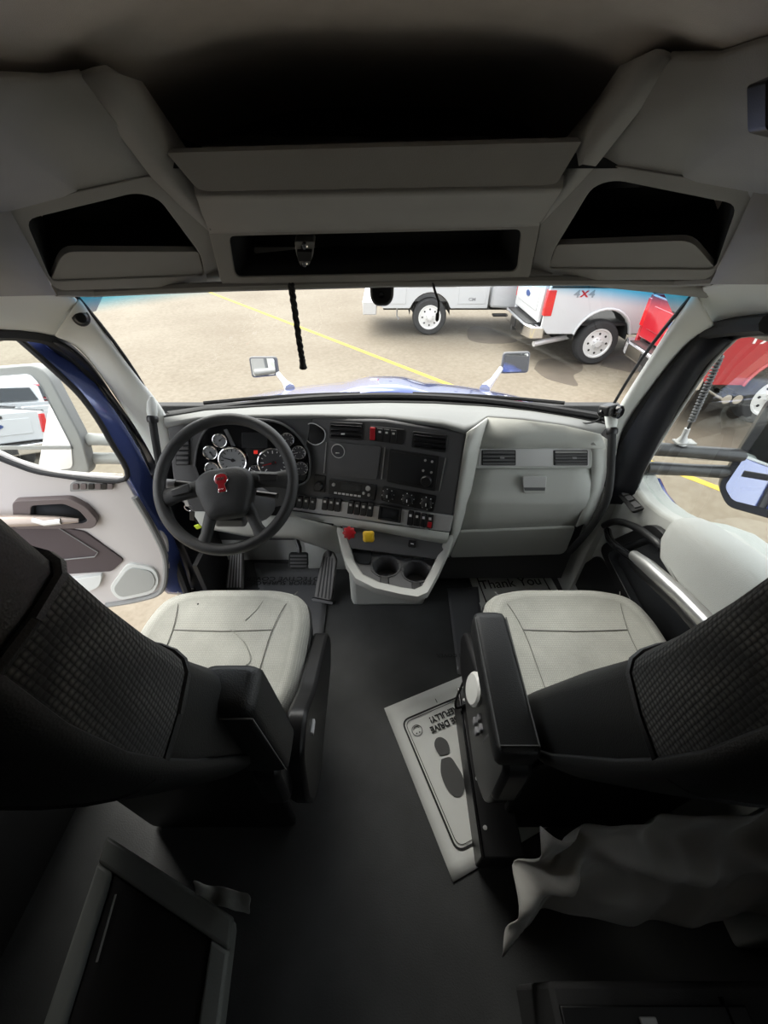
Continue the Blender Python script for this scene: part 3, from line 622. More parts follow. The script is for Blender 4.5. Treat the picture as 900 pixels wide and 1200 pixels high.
for nm, inn, out in (('left', [(128, 80), (160, 124), (197, 176), (233, 222), (246, 266)], [(93, 88), (133, 142), (180, 205), (213, 238), (246, 268)]),
                     ('right', [(764, 60), (730, 108), (681, 164), (655, 214), (634, 258)], [(788, 66), (745, 128), (697, 190), (668, 222), (632, 260)])):
    rows = []
    for (a, b_, y) in zip(inn, out, (.79, .84, .905, .96, 1.03)):
        p, q = at(*a, y=y), at(*b_, y=y + .005); m_ = (p + q) / 2
        rows.append([p + V((0, .08, 0)), p, m_ + (EYE - m_).normalized() * .012, q, q + V((0, .06, 0))])
    patch('shelf_rail', rows, 'roof_trim', oc, th=.012)
sf = at(197, 178, y=.9); 
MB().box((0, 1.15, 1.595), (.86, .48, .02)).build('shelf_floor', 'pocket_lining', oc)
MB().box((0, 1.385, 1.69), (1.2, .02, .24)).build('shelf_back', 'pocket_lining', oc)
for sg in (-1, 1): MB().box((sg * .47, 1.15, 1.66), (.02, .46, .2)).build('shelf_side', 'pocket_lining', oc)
# corner bins
for bin_o, bin_i, tray, p3, pr_ in (
    ([(8, 243), (180, 205), (215, 235), (244, 267), (262, 335), (64, 341)], [(30, 258), (160, 226), (186, 233), (236, 300), (240, 323), (60, 330)], [(74, 297), (233, 297), (241, 324), (60, 331)], ((8, 243, .85), (244, 267, 1.03), (64, 341, .98)), -1),
    ([(887, 221), (692, 190), (664, 225), (634, 259), (620, 329), (834, 328)], [(864, 240), (720, 211), (694, 219), (648, 295), (643, 315), (838, 316)], [(810, 284), (652, 289), (642, 316), (838, 317)], ((887, 221, .85), (634, 259, 1.03), (834, 328, .98)), 1)):
    pl = Plane(*[at(u, v, y=y) for u, v, y in p3])
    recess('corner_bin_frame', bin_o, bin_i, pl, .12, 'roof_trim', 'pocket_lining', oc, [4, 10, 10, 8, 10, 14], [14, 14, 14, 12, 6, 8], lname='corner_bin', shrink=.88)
    panel('bin_tray', tray, pl, .014, 'roof_trim', oc, off=-.004, r=[14, 4, 4, 4], bevel=.004)
# cornice between bins and ceiling, and outer corner trim
for a in ([[(-60, 80, .62), (0, 90, .70), (60, 92, .76), (95, 87, .79)], [(-60, 150, .66), (0, 160, .75), (70, 150, .83), (140, 145, .85)], [(-60, 250, .76), (8, 243, .845), (90, 222, .89), (182, 205, .93)]],
          [[(960, 40, .62), (890, 50, .70), (840, 66, .76), (786, 66, .79)], [(960, 130, .66), (890, 140, .75), (820, 130, .83), (744, 126, .85)], [(960, 232, .76), (887, 221, .845), (800, 206, .89), (694, 190, .93)]]):
    patch('cornice', [[at(u, v, y=y) for u, v, y in r] for r in a], 'roof_trim', oc, th=.012)
patch('corner_cover', [[at(-60, 252, y=.74), at(8, 243, y=.85)], [at(-60, 290, y=.78), at(35, 290, y=.9)], [at(-60, 345, y=.84), at(64, 343, y=.985)]], 'roof_trim', oc, th=.012)
patch('corner_cover', [[at(960, 234, y=.74), at(887, 221, y=.85)], [at(960, 270, y=.78), at(862, 275, y=.9)], [at(960, 330, y=.84), at(834, 330, y=.985)]], 'roof_trim', oc, th=.012)
for q in ([(662, 160), (760, 160), (745, 200), (715, 204), (655, 216)],):
    MB().prism([at(u, v, y=.985) for u, v in q], (0, .01, 0)).build('backing_plate', 'roof_trim', oc)
# rolled bottom edge over the glass
MB().tube([at(u, v, y=y) for u, v, y in ((64, 341, .99), (110, 342, 1.06), (180, 339, 1.09), (262, 336, 1.105), (450, 331, 1.11), (620, 329, 1.105), (720, 329, 1.09), (790, 330, 1.06), (836, 328, .99))], .011, 8).build('bottom_roll', 'roof_trim', oc)
# radio mounting bracket in the centre pocket
br = thing('radio_bracket', 'small metal radio mounting bracket in the centre overhead pocket', 'bracket', PC.p(356, 310, -.03))
PB = Plane(PC.p(345, 283, -.03), PC.p(368, 283, -.03), PC.p(358, 315, -.02))
panel('plate', [(345, 283), (369, 283), (367, 300), (362, 312), (352, 312), (347, 298)], PB, .03, 'mirror_shell', br, r=3)
panel('slot_block', [(348, 292), (366, 292), (365, 303), (350, 303)], PB, .02, 'black_plastic', br, off=.012, r=1)
for u, v in ((357, 287.5), (357, 308)): MB().lathe(PB.p(u, v), PB.n, [(.008, 0), (.008, .006), (.005, .009), (.0005, .009)], 14).build('screw', 'chrome', br)
# ------------------------------------------------------------------ hanging cords, mirror camera
t = thing('braided_strap', 'black braided strap hanging from the overhead console', 'strap', at(342, 334, y=1.08))
pa = smooth_path([at(341, 333, y=1.08), at(345, 360, y=1.085), at(350, 395, y=1.09), at(354, 420, y=1.09)], 8); mb = MB()
for ph in (0, 2.09, 4.19): mb.tube([p + V((math.cos(i * .9 + ph), math.sin(i * .9 + ph), 0)) * .0045 for i, p in enumerate(pa)], .0045, 6)
mb.build('braid', 'black_rubber', t)
MB().lathe(pa[-1] + V((0, 0, .004)), (0, 0, -1), [(.004, 0), (.009, .008), (.008, .016), (.011, .03), (.009, .032)], 10).build('tassel', 'black_rubber', t)
t = thing('antenna_cable', 'thin black cable hanging beside the windshield camera', 'cable', at(508, 332, y=1.1))
MB().tube(smooth_path([at(507, 331, y=1.1), at(510, 342, y=1.1), at(514, 355, y=1.1), at(513, 370, y=1.1)]), .003, 6).build('cord', 'black_rubber', t)
MB().lathe(at(513, 366, y=1.1), (0, .1, -1), [(.002, 0), (.005, .004), (.005, .018), (.002, .022)], 10).build('plug', 'black_plastic', t)
t = thing('windshield_camera', 'black camera housing below the overhead console on the glass', 'camera', at(447, 333, y=1.13))
MB().prism([at(u, v, y=1.13) for u, v in fillet([(433, 331), (462, 331), (461, 350), (455, 358), (440, 358), (434, 350)], 5)], (0, .04, -.01)).build('housing', 'black_plastic', t, bevel=.006)
MB().lathe(at(447, 345, y=1.128) + V((0, -.001, 0)), (0, -1, -.3), [(.008, 0), (.008, .003), (.004, .003), (.0005, .001)], 14).build('lens', 'black_gloss', t)

# ================================================================== dashboard
da = thing('dashboard', 'grey truck dashboard with charcoal instrument panel', 'dashboard', (0, 1.35, 0))
PI = Plane(at(195, 497, y=1.285), at(365, 488, y=1.345), at(230, 585, y=1.21))          # instrument face
PT = Plane(at(365, 488, y=1.345), at(546, 509, y=1.19), at(531, 604, y=1.12))           # centre stack face
PG = Plane(at(559, 524, y=1.245), at(693, 524, y=1.245), at(538, 622, y=1.16))          # glove box face
PK = Plane(at(537, 622, y=1.175), at(676, 616, y=1.175), at(600, 651, y=1.25))          # panel below the glove box
panel('instrument_panel', [(196, 500), (230, 493), (290, 490), (366, 489), (344, 590), (300, 600), (225, 600), (205, 580)], PI, .05, 'dash_charcoal', da, bevel=.006)
panel('centre_panel', [(365, 489), (450, 492), (547, 507), (531, 606), (341, 580)], PT, .05, 'dash_charcoal', da, bevel=.008)
# top pad
lipf = [(192, 497), (230, 490), (290, 487), (366, 486), (450, 488), (520, 496), (545, 504), (556, 499), (571, 488), (612, 491), (663, 498), (704, 508)]
lipy = [1.275, 1.30, 1.32, 1.335, 1.285, 1.215, 1.185, 1.21, 1.29, 1.285, 1.27, 1.25]
bk = [(192, 489), (240, 481), (300, 477), (366, 474), (450, 472), (510, 473), (545, 475), (565, 476), (590, 478), (625, 482), (670, 489), (712, 498)]
A = [at(u, v, y=y) for (u, v), y in zip(lipf, lipy)]
B = [at(u, v, y=y) for (u, v), y in zip(bk, [1.31, 1.37, 1.42, 1.46, 1.48, 1.47, 1.46, 1.45, 1.44, 1.42, 1.38, 1.31])]
rows = [[p + V((0, .03, -.035)) for p in A], [p + V((0, .0, -.012)) for p in A], [p + V((0, .006, -.001)) for p in A], [lerp(p, q, .2) for p, q in zip(A, B)], [lerp(p, q, .6) + V((0, 0, .003)) for p, q in zip(A, B)], B, [q + V((0, .05, -.05)) for q in B]]
pad = MB().grid(rows).build('top_pad', 'pad_grey', da, solid=.01, off=-1, angle=180)
# defrost outlet slot on the pad and the dark trough at the glass
MB().prism([at(u, v, y=y) + V((0, 0, .002)) for u, v, y in ((395, 478.5, 1.42), (470, 477, 1.42), (515, 480, 1.40), (500, 482, 1.37), (450, 481, 1.38))], (0, 0, -.006)).build('defrost_slot', 'seam', pad)
MB().grid([[q + V((0, .0, -.002)) for q in B], [q + V((0, .045, -.012)) for q in B], [V((q.x * 1.02, 1.535 - .17 * (q.x / .8) ** 2, .918)) for q in B]]).build('defrost_trough', 'black_rubber', da, solid=.006)
# light column between stack and glove box, upper glove face, end cap
lf = [(547, 507, 1.185), (541, 545, 1.165), (533, 596, 1.125), (530, 620, 1.11), (522, 648, 1.11)]
rt = [(571, 490, 1.285), (560, 530, 1.24), (551, 575, 1.205), (538, 622, 1.165), (525, 653, 1.19)]
patch('column_trim', [[at(*a[:2], y=a[2] + .05), at(*a[:2], y=a[2]), lerp(at(*a[:2], y=a[2]), at(*b_[:2], y=b_[2]), .4) + V((-.003, -.018, .008)), at(*b_[:2], y=b_[2]), at(*b_[:2], y=b_[2] + .03)] for a, b_ in zip(lf, rt)], 'dash_grey', da, th=.008)
patch('upper_fascia', [[at(u, v, y=y) for u, v, y in ((571, 489, 1.29), (612, 492, 1.285), (663, 499, 1.27), (704, 509, 1.25))], [at(u, v, y=y) for u, v, y in ((564, 508, 1.262), (612, 509, 1.262), (663, 511, 1.26), (706, 515, 1.245))], [at(u, v, y=1.243) for u, v in ((556, 526), (612, 525), (663, 525), (709, 525))]], 'dash_grey', da, th=.01)
patch('end_cap', [[at(692, 520, y=1.247), at(704, 510, y=1.25), at(711, 515, y=1.28)], [at(693, 550, y=1.235), at(705, 548, y=1.235), at(712, 545, y=1.28)], [at(692, 575, y=1.21), at(701, 572, y=1.21), at(706, 572, y=1.26)], [at(681, 603, y=1.175), at(690, 598, y=1.18), at(696, 600, y=1.24)], [at(675, 617, y=1.165), at(684, 613, y=1.175), at(686, 620, y=1.24)]], 'dash_grey', da, th=.008)
# vents on the passenger side
vt = panel('vent_surround', [(560, 523), (691, 523), (694, 530), (693, 549), (556, 549)], PG, .02, 'vinyl_grey', da, r=4, off=.002)
panel('vent_trim', [(562, 525.5), (690, 525.5), (690, 546.5), (560, 546.5)], PG, .01, 'satin_silver', da, off=.004, r=3)
def vent(x0, y0, x1, y1, pl, parent, n=4, off=.006, tab=True, shut=False):
    c = panel('air_vent', rect(x0, y0, x1, y1), pl, .012, 'black_plastic', parent, off=off, r=1.5, bevel=.001)
    for k in range(n):
        y = lerp(y0, y1, (k + .6) / (n + .2)); h = (y1 - y0) / n * .28
        panel('slat', rect(x0 + 1.5, y - h, x1 - 1.5, y + h), pl, .008, 'dash_charcoal' if not (shut and k == 0) else 'mirror_shell', c, off=off + .005, bevel=.001)
    if tab: panel('slider', rect((x0 + x1) / 2 + 1, (y0 + y1) / 2 - 1.6, (x0 + x1) / 2 + 6, (y0 + y1) / 2 + .6), pl, .006, 'grey_mark', c, off=off + .008, bevel=.001)
    return c
vent(564, 527, 604, 545, PG, da, 4); vent(648, 527, 688, 545, PG, da, 5, shut=True)
# glove box
gr = []
for u0, v0, u1, v1, y in ((556, 550, 692, 549.5, 1.262), (556, 550.5, 692.5, 550, 1.243), (553, 566, 692, 565, 1.222), (548, 583, 690, 583, 1.196), (546.5, 587.5, 688, 587.5, 1.188), (545.5, 591, 686.5, 591, 1.186), (542, 606, 681, 603, 1.188), (539, 620.5, 675, 615, 1.192), (539, 621.2, 674.5, 615.6, 1.22)):
    gr.append([at(lerp(u0, u1, k / 6), lerp(v0, v1, k / 6), y=y) for k in range(7)])
gd = MB().grid(gr).build('glove_box_door', 'dash_grey', da, solid=.01, off=0, angle=60)
panel('latch_cup', [(610.5, 556.5), (640, 556.5), (638.5, 577), (613, 577)], PG, .004, 'dash_grey', gd, off=.009, r=3)
panel('latch_shadow_gap', [(613, 569), (638, 569), (637.5, 574), (614, 574)], PG, .004, 'dash_charcoal', gd, off=.0105, r=1)
panel('latch_handle', [(611.5, 557), (639, 557), (638, 570), (612, 570)], PG, .008, 'satin_silver', gd, off=.014, r=1.5, label='chrome glove box latch')
panel('knee_panel', [(538, 623.5), (675, 618), (664, 646), (658, 650), (527, 654)], PK, .03, 'dash_grey', da, r=4, bevel=.006)
MB().box((.55, 1.40, .45), (.62, .24, .70)).build('glove_box_body', 'wall_dark', da)
MB().box((-.3, 1.46, .55), (1.1, .14, .60)).build('carrier', 'wall_dark', da)
# ---------------- instruments
def axes(pl, u, v):
    X = (pl.p(u + 1, v) - pl.p(u, v)).normalized(); return X, pl.n.cross(X)
def mm(pl, u, v, r): return (pl.p(u + r, v) - pl.p(u, v)).length
bez = sp2([(229, 545), (233, 520), (245, 500), (268, 493), (300, 491), (328, 495), (348, 509), (362, 531), (363, 552), (358, 564), (340, 569), (300, 567), (250, 567), (236, 560), (229, 545)], 4)[:-1]
panel('cluster_bezel', bez, PI, .012, 'black_gloss', da, off=.008, bevel=.003)
MB().tube([PI.p(u, v, .01) for u, v in bez + bez[:1]], .004, 6).build('cluster_rim', 'dash_charcoal', da)
panel('message_screen', rect(284, 506, 314, 524), PI, .004, 'screen_dark', da, off=.0125, r=1, bevel=.0006)
panel('cluster_rib', [(263, 503), (267, 502), (277, 522), (272, 522)], PI, .006, 'dash_charcoal', da, off=.014)
panel('warning_lamp', rect(298, 527, 302.5, 531), PI, .003, 'red_lamp', da, off=.0125, bevel=.0004)
def gauge(u, v, r, face, ang, red=False, ticks=9):
    R = mm(PI, u, v, r); X, Y = axes(PI, u, v); o = PI.p(u, v, .012)
    g_ = MB().lathe(o - PI.n * .006, PI.n, [(R * .94, 0), (R * .94, .010), (.0008, .010)], 32).build('gauge', face, da)
    MB().torus(o + PI.n * .007, X, Y, R * .96, R * .075, 36, 8).build('gauge_ring', 'chrome', g_)
    mb = MB()
    for k in range(ticks):
        q = math.radians(225 - 270 * k / (ticks - 1)); d = X * math.cos(q) + Y * math.sin(q); e = X * -math.sin(q) + Y * math.cos(q); c = o + PI.n * .0048
        L = .62 if k % 2 == 0 else .7
        mb.prism([c + d * R * L + e * R * .03, c + d * R * .82 + e * R * .03, c + d * R * .82 - e * R * .03, c + d * R * L - e * R * .03], -PI.n * .0006)
    mb.build('tick_marks', 'white_mark' if face == 'gauge_dark' else 'print_black', g_)['kind'] = 'stuff'
    q = math.radians(ang); d = X * math.cos(q) + Y * math.sin(q); e = X * -math.sin(q) + Y * math.cos(q); c = o + PI.n * .0065
    MB().prism([c - d * R * .18 + e * R * .05, c + d * R * .72 + e * R * .02, c + d * R * .72 - e * R * .02, c - d * R * .18 - e * R * .05], -PI.n * .0015).build('needle', 'red_plastic' if red else 'print_black' if face != 'gauge_dark' else 'white_mark', g_)
    MB().lathe(c - PI.n * .002, PI.n, [(R * .13, 0), (R * .12, .004), (.0005, .0045)], 14).build('needle_hub', 'black_plastic', g_)
gauge(274, 538, 16.5, 'gauge_face', 165, ticks=13)
gauge(321, 541, 18, 'gauge_dark', 195, True, ticks=13)
for u, v, a in ((259, 515, 40), (248, 529, 300), (250, 548, 200)): gauge(u, v, 8.4, 'gauge_face', a)
for u, v, a in ((337, 514, 200), (350.5, 529, 190), (353, 547.5, 185), (301, 551, 160)): gauge(u, v, 8, 'gauge_dark', a)
panel('trip_buttons', [(346, 552), (360, 555), (357, 562), (345, 560)], PI, .006, 'black_plastic', da, off=.018, r=1)
vent(206, 510, 223, 545, PI, da, 6, off=.004, tab=False)
# ---------------- centre stack
q = sp2([(358, 501), (363, 496), (371, 497), (381, 505), (380, 516), (370, 521), (360, 515), (358, 501)], 4)[:-1]
rg = panel('gauge_blank', q, PT, .006, 'black_gloss', da, off=.004, bevel=.001)
MB().tube([PT.p(u, v, .005) for u, v in q + q[:1]], .0018, 6).build('rim', 'white_mark', rg)
def skew(x0, y0, x1, y1, s=.115): return [(x0, y0), (x1, y0 + (x1 - x0) * s), (x1 - (y1 - y0) * .10, y1), (x0 - (y1 - y0) * .10, y1 - (x1 - x0) * s)]
vA = panel('air_vent', [(387, 494), (426, 496), (425, 516), (386, 513.5)], PT, .012, 'black_plastic', da, off=.005, r=2)
for k in range(3): panel('slat', [(388.5, 497 + k * 5.5), (424.5, 499 + k * 5.5), (424.5, 502 + k * 5.5), (388.5, 500 + k * 5.5)], PT, .006, 'black_gloss', vA, off=.009, bevel=.001)
panel('slider', [(401, 507), (405, 507), (405, 508.5), (401, 508.5)], PT, .004, 'white_mark', vA, off=.012, bevel=0)
hz = panel('switch_bank', [(434, 499), (475, 503), (472.5, 521), (433, 516)], PT, .012, 'black_plastic', da, off=.005, r=2)
panel('hazard_switch', [(434.5, 500), (440.5, 500.7), (440, 515.5), (434, 514.8)], PT, .010, 'red_plastic', hz, off=.010, r=1)
for k in range(3):
    x = 442.5 + k * 8; yy = 501.2 + k * 1
    rs = panel('rocker_switch', [(x, yy), (x + 7, yy + .8), (x + 6.4, yy + 15.5), (x - .4, yy + 14.7)], PT, .008, 'black_plastic', hz, off=.009, r=1)
    panel('icon', [(x + 2, yy + 3), (x + 5, yy + 3.3), (x + 4.8, yy + 5.5), (x + 1.9, yy + 5.2)], PT, .001, 'white_mark', rs, off=.0098, bevel=0)
vB = panel('air_vent', [(484, 505), (525, 510), (522.5, 530.5), (482, 524)], PT, .012, 'black_plastic', da, off=.005, r=2)
for k in range(3): panel('slat', [(486, 508.5 + k * 5.6), (523, 513 + k * 5.6), (522.5, 516 + k * 5.6), (485.5, 511.5 + k * 5.6)], PT, .006, 'black_gloss', vB, off=.009, bevel=.001)
sd = panel('storage_door', [(387, 517), (447, 523), (442, 562), (387, 557)], PT, .010, 'dash_charcoal', da, off=.006, r=2)
X, Y = axes(PT, 397, 528)
MB().torus(PT.p(397, 528, .008), X, Y, mm(PT, 397, 528, 7.5), .0018, 24, 6).build('gauge_ring', 'satin_silver', sd)
MB().lathe(PT.p(397, 528, .005), PT.n, [(mm(PT, 397, 528, 7), 0), (mm(PT, 397, 528, 7), .004), (.0005, .004)], 24).build('gauge_dial', 'gauge_dark', sd)
MB().box(PT.p(397, 530, .010), (.016, .002, .002)).build('needle', 'white_mark', sd)
for a, b_ in (((383, 518), (380, 554)), ((451.5, 524), (447.5, 561)), ((522.5, 536), (515, 575))):
    MB().tube([PT.p(*a, .004), PT.p(*b_, .004)], .0022, 6).build('silver_strip', 'aluminium', da)
sc_ = panel('screen_frame', [(457, 525.5), (515.5, 534.5), (510, 575), (453.5, 564)], PT, .016, 'black_plastic', da, off=.008, r=2)
panel('screen', [(460, 529), (512, 537), (507.5, 571), (457, 561.5)], PT, .004, 'screen_dark', sc_, off=.0095, r=1.5, bevel=.0005)
for u, v in ((499, 538.5), (507, 540), (496.5, 550.5), (506, 552.5)): MB().lathe(PT.p(u, v, .008), PT.n, [(.0045, 0), (.0045, .004), (.0004, .0045)], 12).build('button', 'satin_silver', sc_)
MB().lathe(PT.p(500, 562.5, .008), PT.n, [(.021, 0), (.020, .008), (.017, .011), (.0005, .011)], 24).build('volume_knob', 'black_plastic', sc_)
ik = panel('knob_plate', [(368.5, 556), (382, 557.5), (381, 577), (367.5, 575.5)], PT, .008, 'black_plastic', da, off=.004, r=1)
MB().lathe(PT.p(374.5, 569, .004), PT.n, [(.020, 0), (.018, .012), (.014, .016), (.0005, .016)], 20).build('knob', 'black_plastic', ik)
rd = panel('radio', [(386.5, 561), (442, 568), (439.5, 586), (385.5, 578.5)], PT, .012, 'black_plastic', da, off=.007, r=1.5)
panel('radio_display', [(401, 565), (425, 568), (424, 576), (400.5, 573)], PT, .002, 'screen_dark', rd, off=.0085, bevel=0)
for u, v, r in ((392, 567, .007), (432, 571.5, .010), (427, 577, .006), (433, 579, .006)): MB().lathe(PT.p(u, v, .007), PT.n, [(r, 0), (r * .9, .006), (.0005, .006)], 14).build('button', 'satin_silver', rd)
for k in range(7): panel('preset_button', [(392.5 + k * 4.6, 575.6 + k * .62), (395.8 + k * 4.6, 576 + k * .62), (395.7 + k * 4.6, 578 + k * .62), (392.4 + k * 4.6, 577.6 + k * .62)], PT, .002, 'white_mark', rd, off=.009, bevel=0)
cl = panel('climate_panel', [(448.5, 569), (512.5, 581), (508, 599.5), (446.5, 586)], PT, .012, 'black_plastic', da, off=.007, r=3)
for u, v in ((455.5, 579), (478.5, 584), (500.5, 588.5)):
    kn = MB().lathe(PT.p(u, v, .006), PT.n, [(.026, 0), (.026, .003), (.021, .004), (.018, .018), (.015, .020), (.0005, .020)], 24).build('climate_knob', 'black_plastic', cl)
    X, Y = axes(PT, u, v); mb = MB()
    for k in range(8):
        a = 2 * math.pi * k / 8; c = PT.p(u, v, .0105) + (X * math.cos(a) + Y * math.sin(a)) * .0235
        mb.box(c, (.003, .002, .003))
    mb.build('dial_marks', 'white_mark', kn)['kind'] = 'stuff'
    MB().box(PT.p(u, v, .027), (.003, .003, .012)).build('pointer', 'white_mark', kn)
# silver switch strip
panel('switch_strip', [(340, 579), (531.5, 604), (527.5, 622.5), (338, 596)], PT, .02, 'satin_silver', da, off=.010, r=2, bevel=.003)
def rockers(u0, v0, u1, v1, h, n, lastred=False):
    for k in range(n):
        a = k / n; b_ = (k + 1) / n - .03
        q = [(lerp(u0, u1, a), lerp(v0, v1, a)), (lerp(u0, u1, b_), lerp(v0, v1, b_)), (lerp(u0, u1, b_) - .12 * h, lerp(v0, v1, b_) + h), (lerp(u0, u1, a) - .12 * h, lerp(v0, v1, a) + h)]
        r_ = panel('rocker_switch', q, PT, .014, 'black_plastic', da, off=.017, r=1.2, bevel=.002)
        cx, cy = sum(p[0] for p in q) / 4, sum(p[1] for p in q) / 4
        if lastred and k == n - 1: panel('red_cap', [(q[0][0] * .5 + q[3][0] * .5 + 1, cy), (q[1][0] * .5 + q[2][0] * .5 - 1, cy + .5), (q[2][0] - 1, q[2][1] - 1.5), (q[3][0] + 1, q[3][1] - 1.5)], PT, .004, 'red_plastic', r_, off=.020, bevel=.001)
        panel('icon', [(cx - 1.2, cy - h * .32), (cx + 1.6, cy - h * .3), (cx + 1.5, cy - h * .12), (cx - 1.3, cy - h * .14)], PT, .001, 'white_mark', r_, off=.0178, bevel=0)
rockers(343, 579, 373, 583, 13.5, 4); rockers(380, 581.5, 402, 584.5, 14, 3); rockers(410, 585, 440, 589.5, 15, 4); rockers(479.5, 597, 510, 602, 16, 4, True)
recess('cubby_frame', [(446, 590), (472, 594), (470, 611), (444, 606.5)], [(448, 592), (470, 595.5), (468.3, 608.8), (446.3, 604.8)], PT, .007, 'black_plastic', 'pocket_lining', da, 1, 1, off=.018, th=.014, lip=.001)
# ---------------- lower dash: grey roll under the strip, column shelf, valve plate
rowsA = [[PT.p(u, v, .012) for u, v in ((338, 597), (400, 605), (460, 613.5), (527, 623))], [PT.p(u, v, .016) for u, v in ((338, 603), (400, 611), (460, 620), (525, 630))], [PT.p(u, v, .0) for u, v in ((338, 612), (398, 617), (460, 626), (523, 636))], [PT.p(u, v, -.06) for u, v in ((338, 618), (398, 619), (460, 628), (523, 638))]]
patch('lower_roll', rowsA, 'dash_grey', da, th=.01)
panel('slot', [(353, 605.5), (393, 611), (392, 614.5), (352, 609)], PT, .006, 'black_plastic', da, off=.018, r=1)
PV = Plane(at(398, 614, y=1.20), at(526, 634, y=1.10), at(406, 648, y=1.13))
panel('valve_plate', [(400, 612), (460, 622), (524, 633), (515, 656), (405, 642)], PV, .02, 'dash_charcoal', da, r=3, bevel=.004)
for u, v, m_ in ((411, 627, 'red_plastic'), (433, 631, 'yellow_plastic')):
    ax = (PV.n + V((.0, -.2, .1))).normalized(); o = PV.p(u + 2, v - 5)
    st = MB().cyl(o, o + ax * .05, .009, 12).build('valve_stem', 'black_plastic', da)
    X, Y = ax.orthogonal().normalized(), ax.cross(ax.orthogonal().normalized()); n_ = 8 if 'red' in m_ else 4
    ring = [(math.cos(2 * math.pi * k / 48) * (1 + .12 * math.cos(n_ * 2 * math.pi * k / 48)), math.sin(2 * math.pi * k / 48) * (1 + .12 * math.cos(n_ * 2 * math.pi * k / 48))) for k in range(48)]
    MB().rings([[o + ax * h + (X * a + Y * b_) * r for a, b_ in ring] for r, h in ((.017, .042), (.023, .046), (.024, .056), (.019, .062), (.008, .064))]).build('valve_knob', m_, st, label=('red octagonal' if 'red' in m_ else 'yellow square') + ' brake valve knob')
sk = panel('power_socket', [(479, 632), (488, 633.5), (487, 642), (478, 640.5)], PV, .012, 'black_plastic', da, off=.008, r=2)
panel('socket_mark', [(481.5, 636), (485, 636.6), (485, 637.6), (481.5, 637)], PV, .001, 'white_mark', sk, off=.0088, bevel=0)
# cup holder shelf
Z0 = .425
def sh(u, v, z=Z0): return at(u, v, z=z)
rim_o = [sh(u, v) for u, v in ((396, 617), (400, 640), (407, 661), (418, 678), (440, 689), (470, 696), (489, 699), (500, 694), (512, 672), (524, 645), (529, 630))]
rim_o[0] = at(396, 617, y=1.20); rim_o[1] = at(401, 640, y=1.145); rim_o[-1] = at(531, 626, y=1.10); rim_o[-2] = at(525, 644, y=1.085)
c0 = V((.06, 1.13, Z0)); rows = [[lerp(p, c0, .13) + V((0, 0, -.004)) for p in rim_o], [lerp(p, c0, .10) for p in rim_o], rim_o, [p + V((0, -.004, -.018)) for p in rim_o], [lerp(p, c0 + V((0, .12, 0)), .14) + V((0, 0, -.075)) for p in rim_o], [lerp(p, c0 + V((0, .2, 0)), .45) + V((0, 0, -.17)) for p in rim_o]]
MB().grid(rows).build('console_rim', 'dash_light', da, solid=.006, off=-1, angle=60)
pl_ = [lerp(p, c0, .10) + V((0, 0, -.006)) for p in rim_o[1:-1]]; PSH = Plane(sh(420, 660), sh(480, 660), sh(450, 690))
cups = ((452, 662, .055), (488, 668, .055))
# plate with two open cups: fine grid with the cup mouths left out
inner = [V((p.x, p.y)) for p in pl_]
def inside(x, y, poly):
    k = False
    for i in range(len(poly)):
        a, b_ = poly[i - 1], poly[i]
        if (a.y > y) != (b_.y > y) and x < (b_.x - a.x) * (y - a.y) / (b_.y - a.y) + a.x: k = not k
    return k
cc = [(sh(u, v).x, sh(u, v).y, r) for u, v, r in cups]
sx = [(p.x, p.y) for p in pl_]
mb = MB(); st_ = .006
X0, X1, Y0, Y1 = min(p[0] for p in sx), max(p[0] for p in sx), min(p[1] for p in sx), max(p[1] for p in sx)
for i in range(int((X1 - X0) / st_) + 1):
    for j in range(int((Y1 - Y0) / st_) + 1):
        x, y = X0 + (i + .5) * st_, Y0 + (j + .5) * st_
        if not inside(x, y, inner): continue
        if any((x - a) ** 2 + (y - b_) ** 2 < (r - .003) ** 2 for a, b_, r in cc): continue
        mb.add([(x - st_ / 2, y - st_ / 2, Z0 - .008), (x + st_ / 2, y - st_ / 2, Z0 - .008), (x + st_ / 2, y + st_ / 2, Z0 - .008), (x - st_ / 2, y + st_ / 2, Z0 - .008)], [(0, 1, 2, 3)])
mb.build('cup_plate', 'dash_charcoal', da, smooth=False)
for a, b_, r in cc:
    cup = MB(); n_ = 28
    prof = [(r + .006, -.006), (r + .004, 0), (r, -.001), (r - .004, -.02), (r - .008, -.075), (.001, -.075)]
    cup.rings([[V((a + q * math.cos(2 * math.pi * k / n_), b_ + q * math.sin(2 * math.pi * k / n_), Z0 - .004 + h)) for k in range(n_)] for q, h in prof], cap=False)
    co = cup.build('cup_holder', 'dash_charcoal', da, solid=.002)
    MB().box((a - .005, b_ - r - .028, Z0 - .010), (.034, .052, .016)).build('cup_notch', 'black_plastic', co, bevel=.004)
panel('coin_tray', [(412, 642), (437, 645), (434, 661), (418, 659)], PSH, .004, 'pocket_lining', da, off=-.002, r=4)
MB().box((.02, 1.36, .2), (.36, .34, .42)).build('console_pedestal', 'dash_grey', da, bevel=.03)
MB().grid([[V((x, 1.44, z)) for x in (-.40, -.3, -.2, -.12)] for z in (.0, .2, .4, .56)]).build('kick_panel', 'dash_grey', da, solid=.01)
MB().prism([(-.92, 1.50, .0), (-.92, 1.50, .7), (-.36, 1.50, .7), (-.36, 1.50, .0)], (0, .02, 0)).build('toe_board', 'dash_light', da)
patch('column_shelf', [[at(u, v, y=1.2) for u, v in ((225, 598), (280, 604), (345, 606), (398, 619))], [at(u, v, y=1.22) for u, v in ((235, 614), (290, 624), (345, 625), (398, 638))], [at(u, v, y=1.36) for u, v in ((240, 618), (290, 628), (345, 630), (398, 648))]], 'dash_grey', da, th=.01)

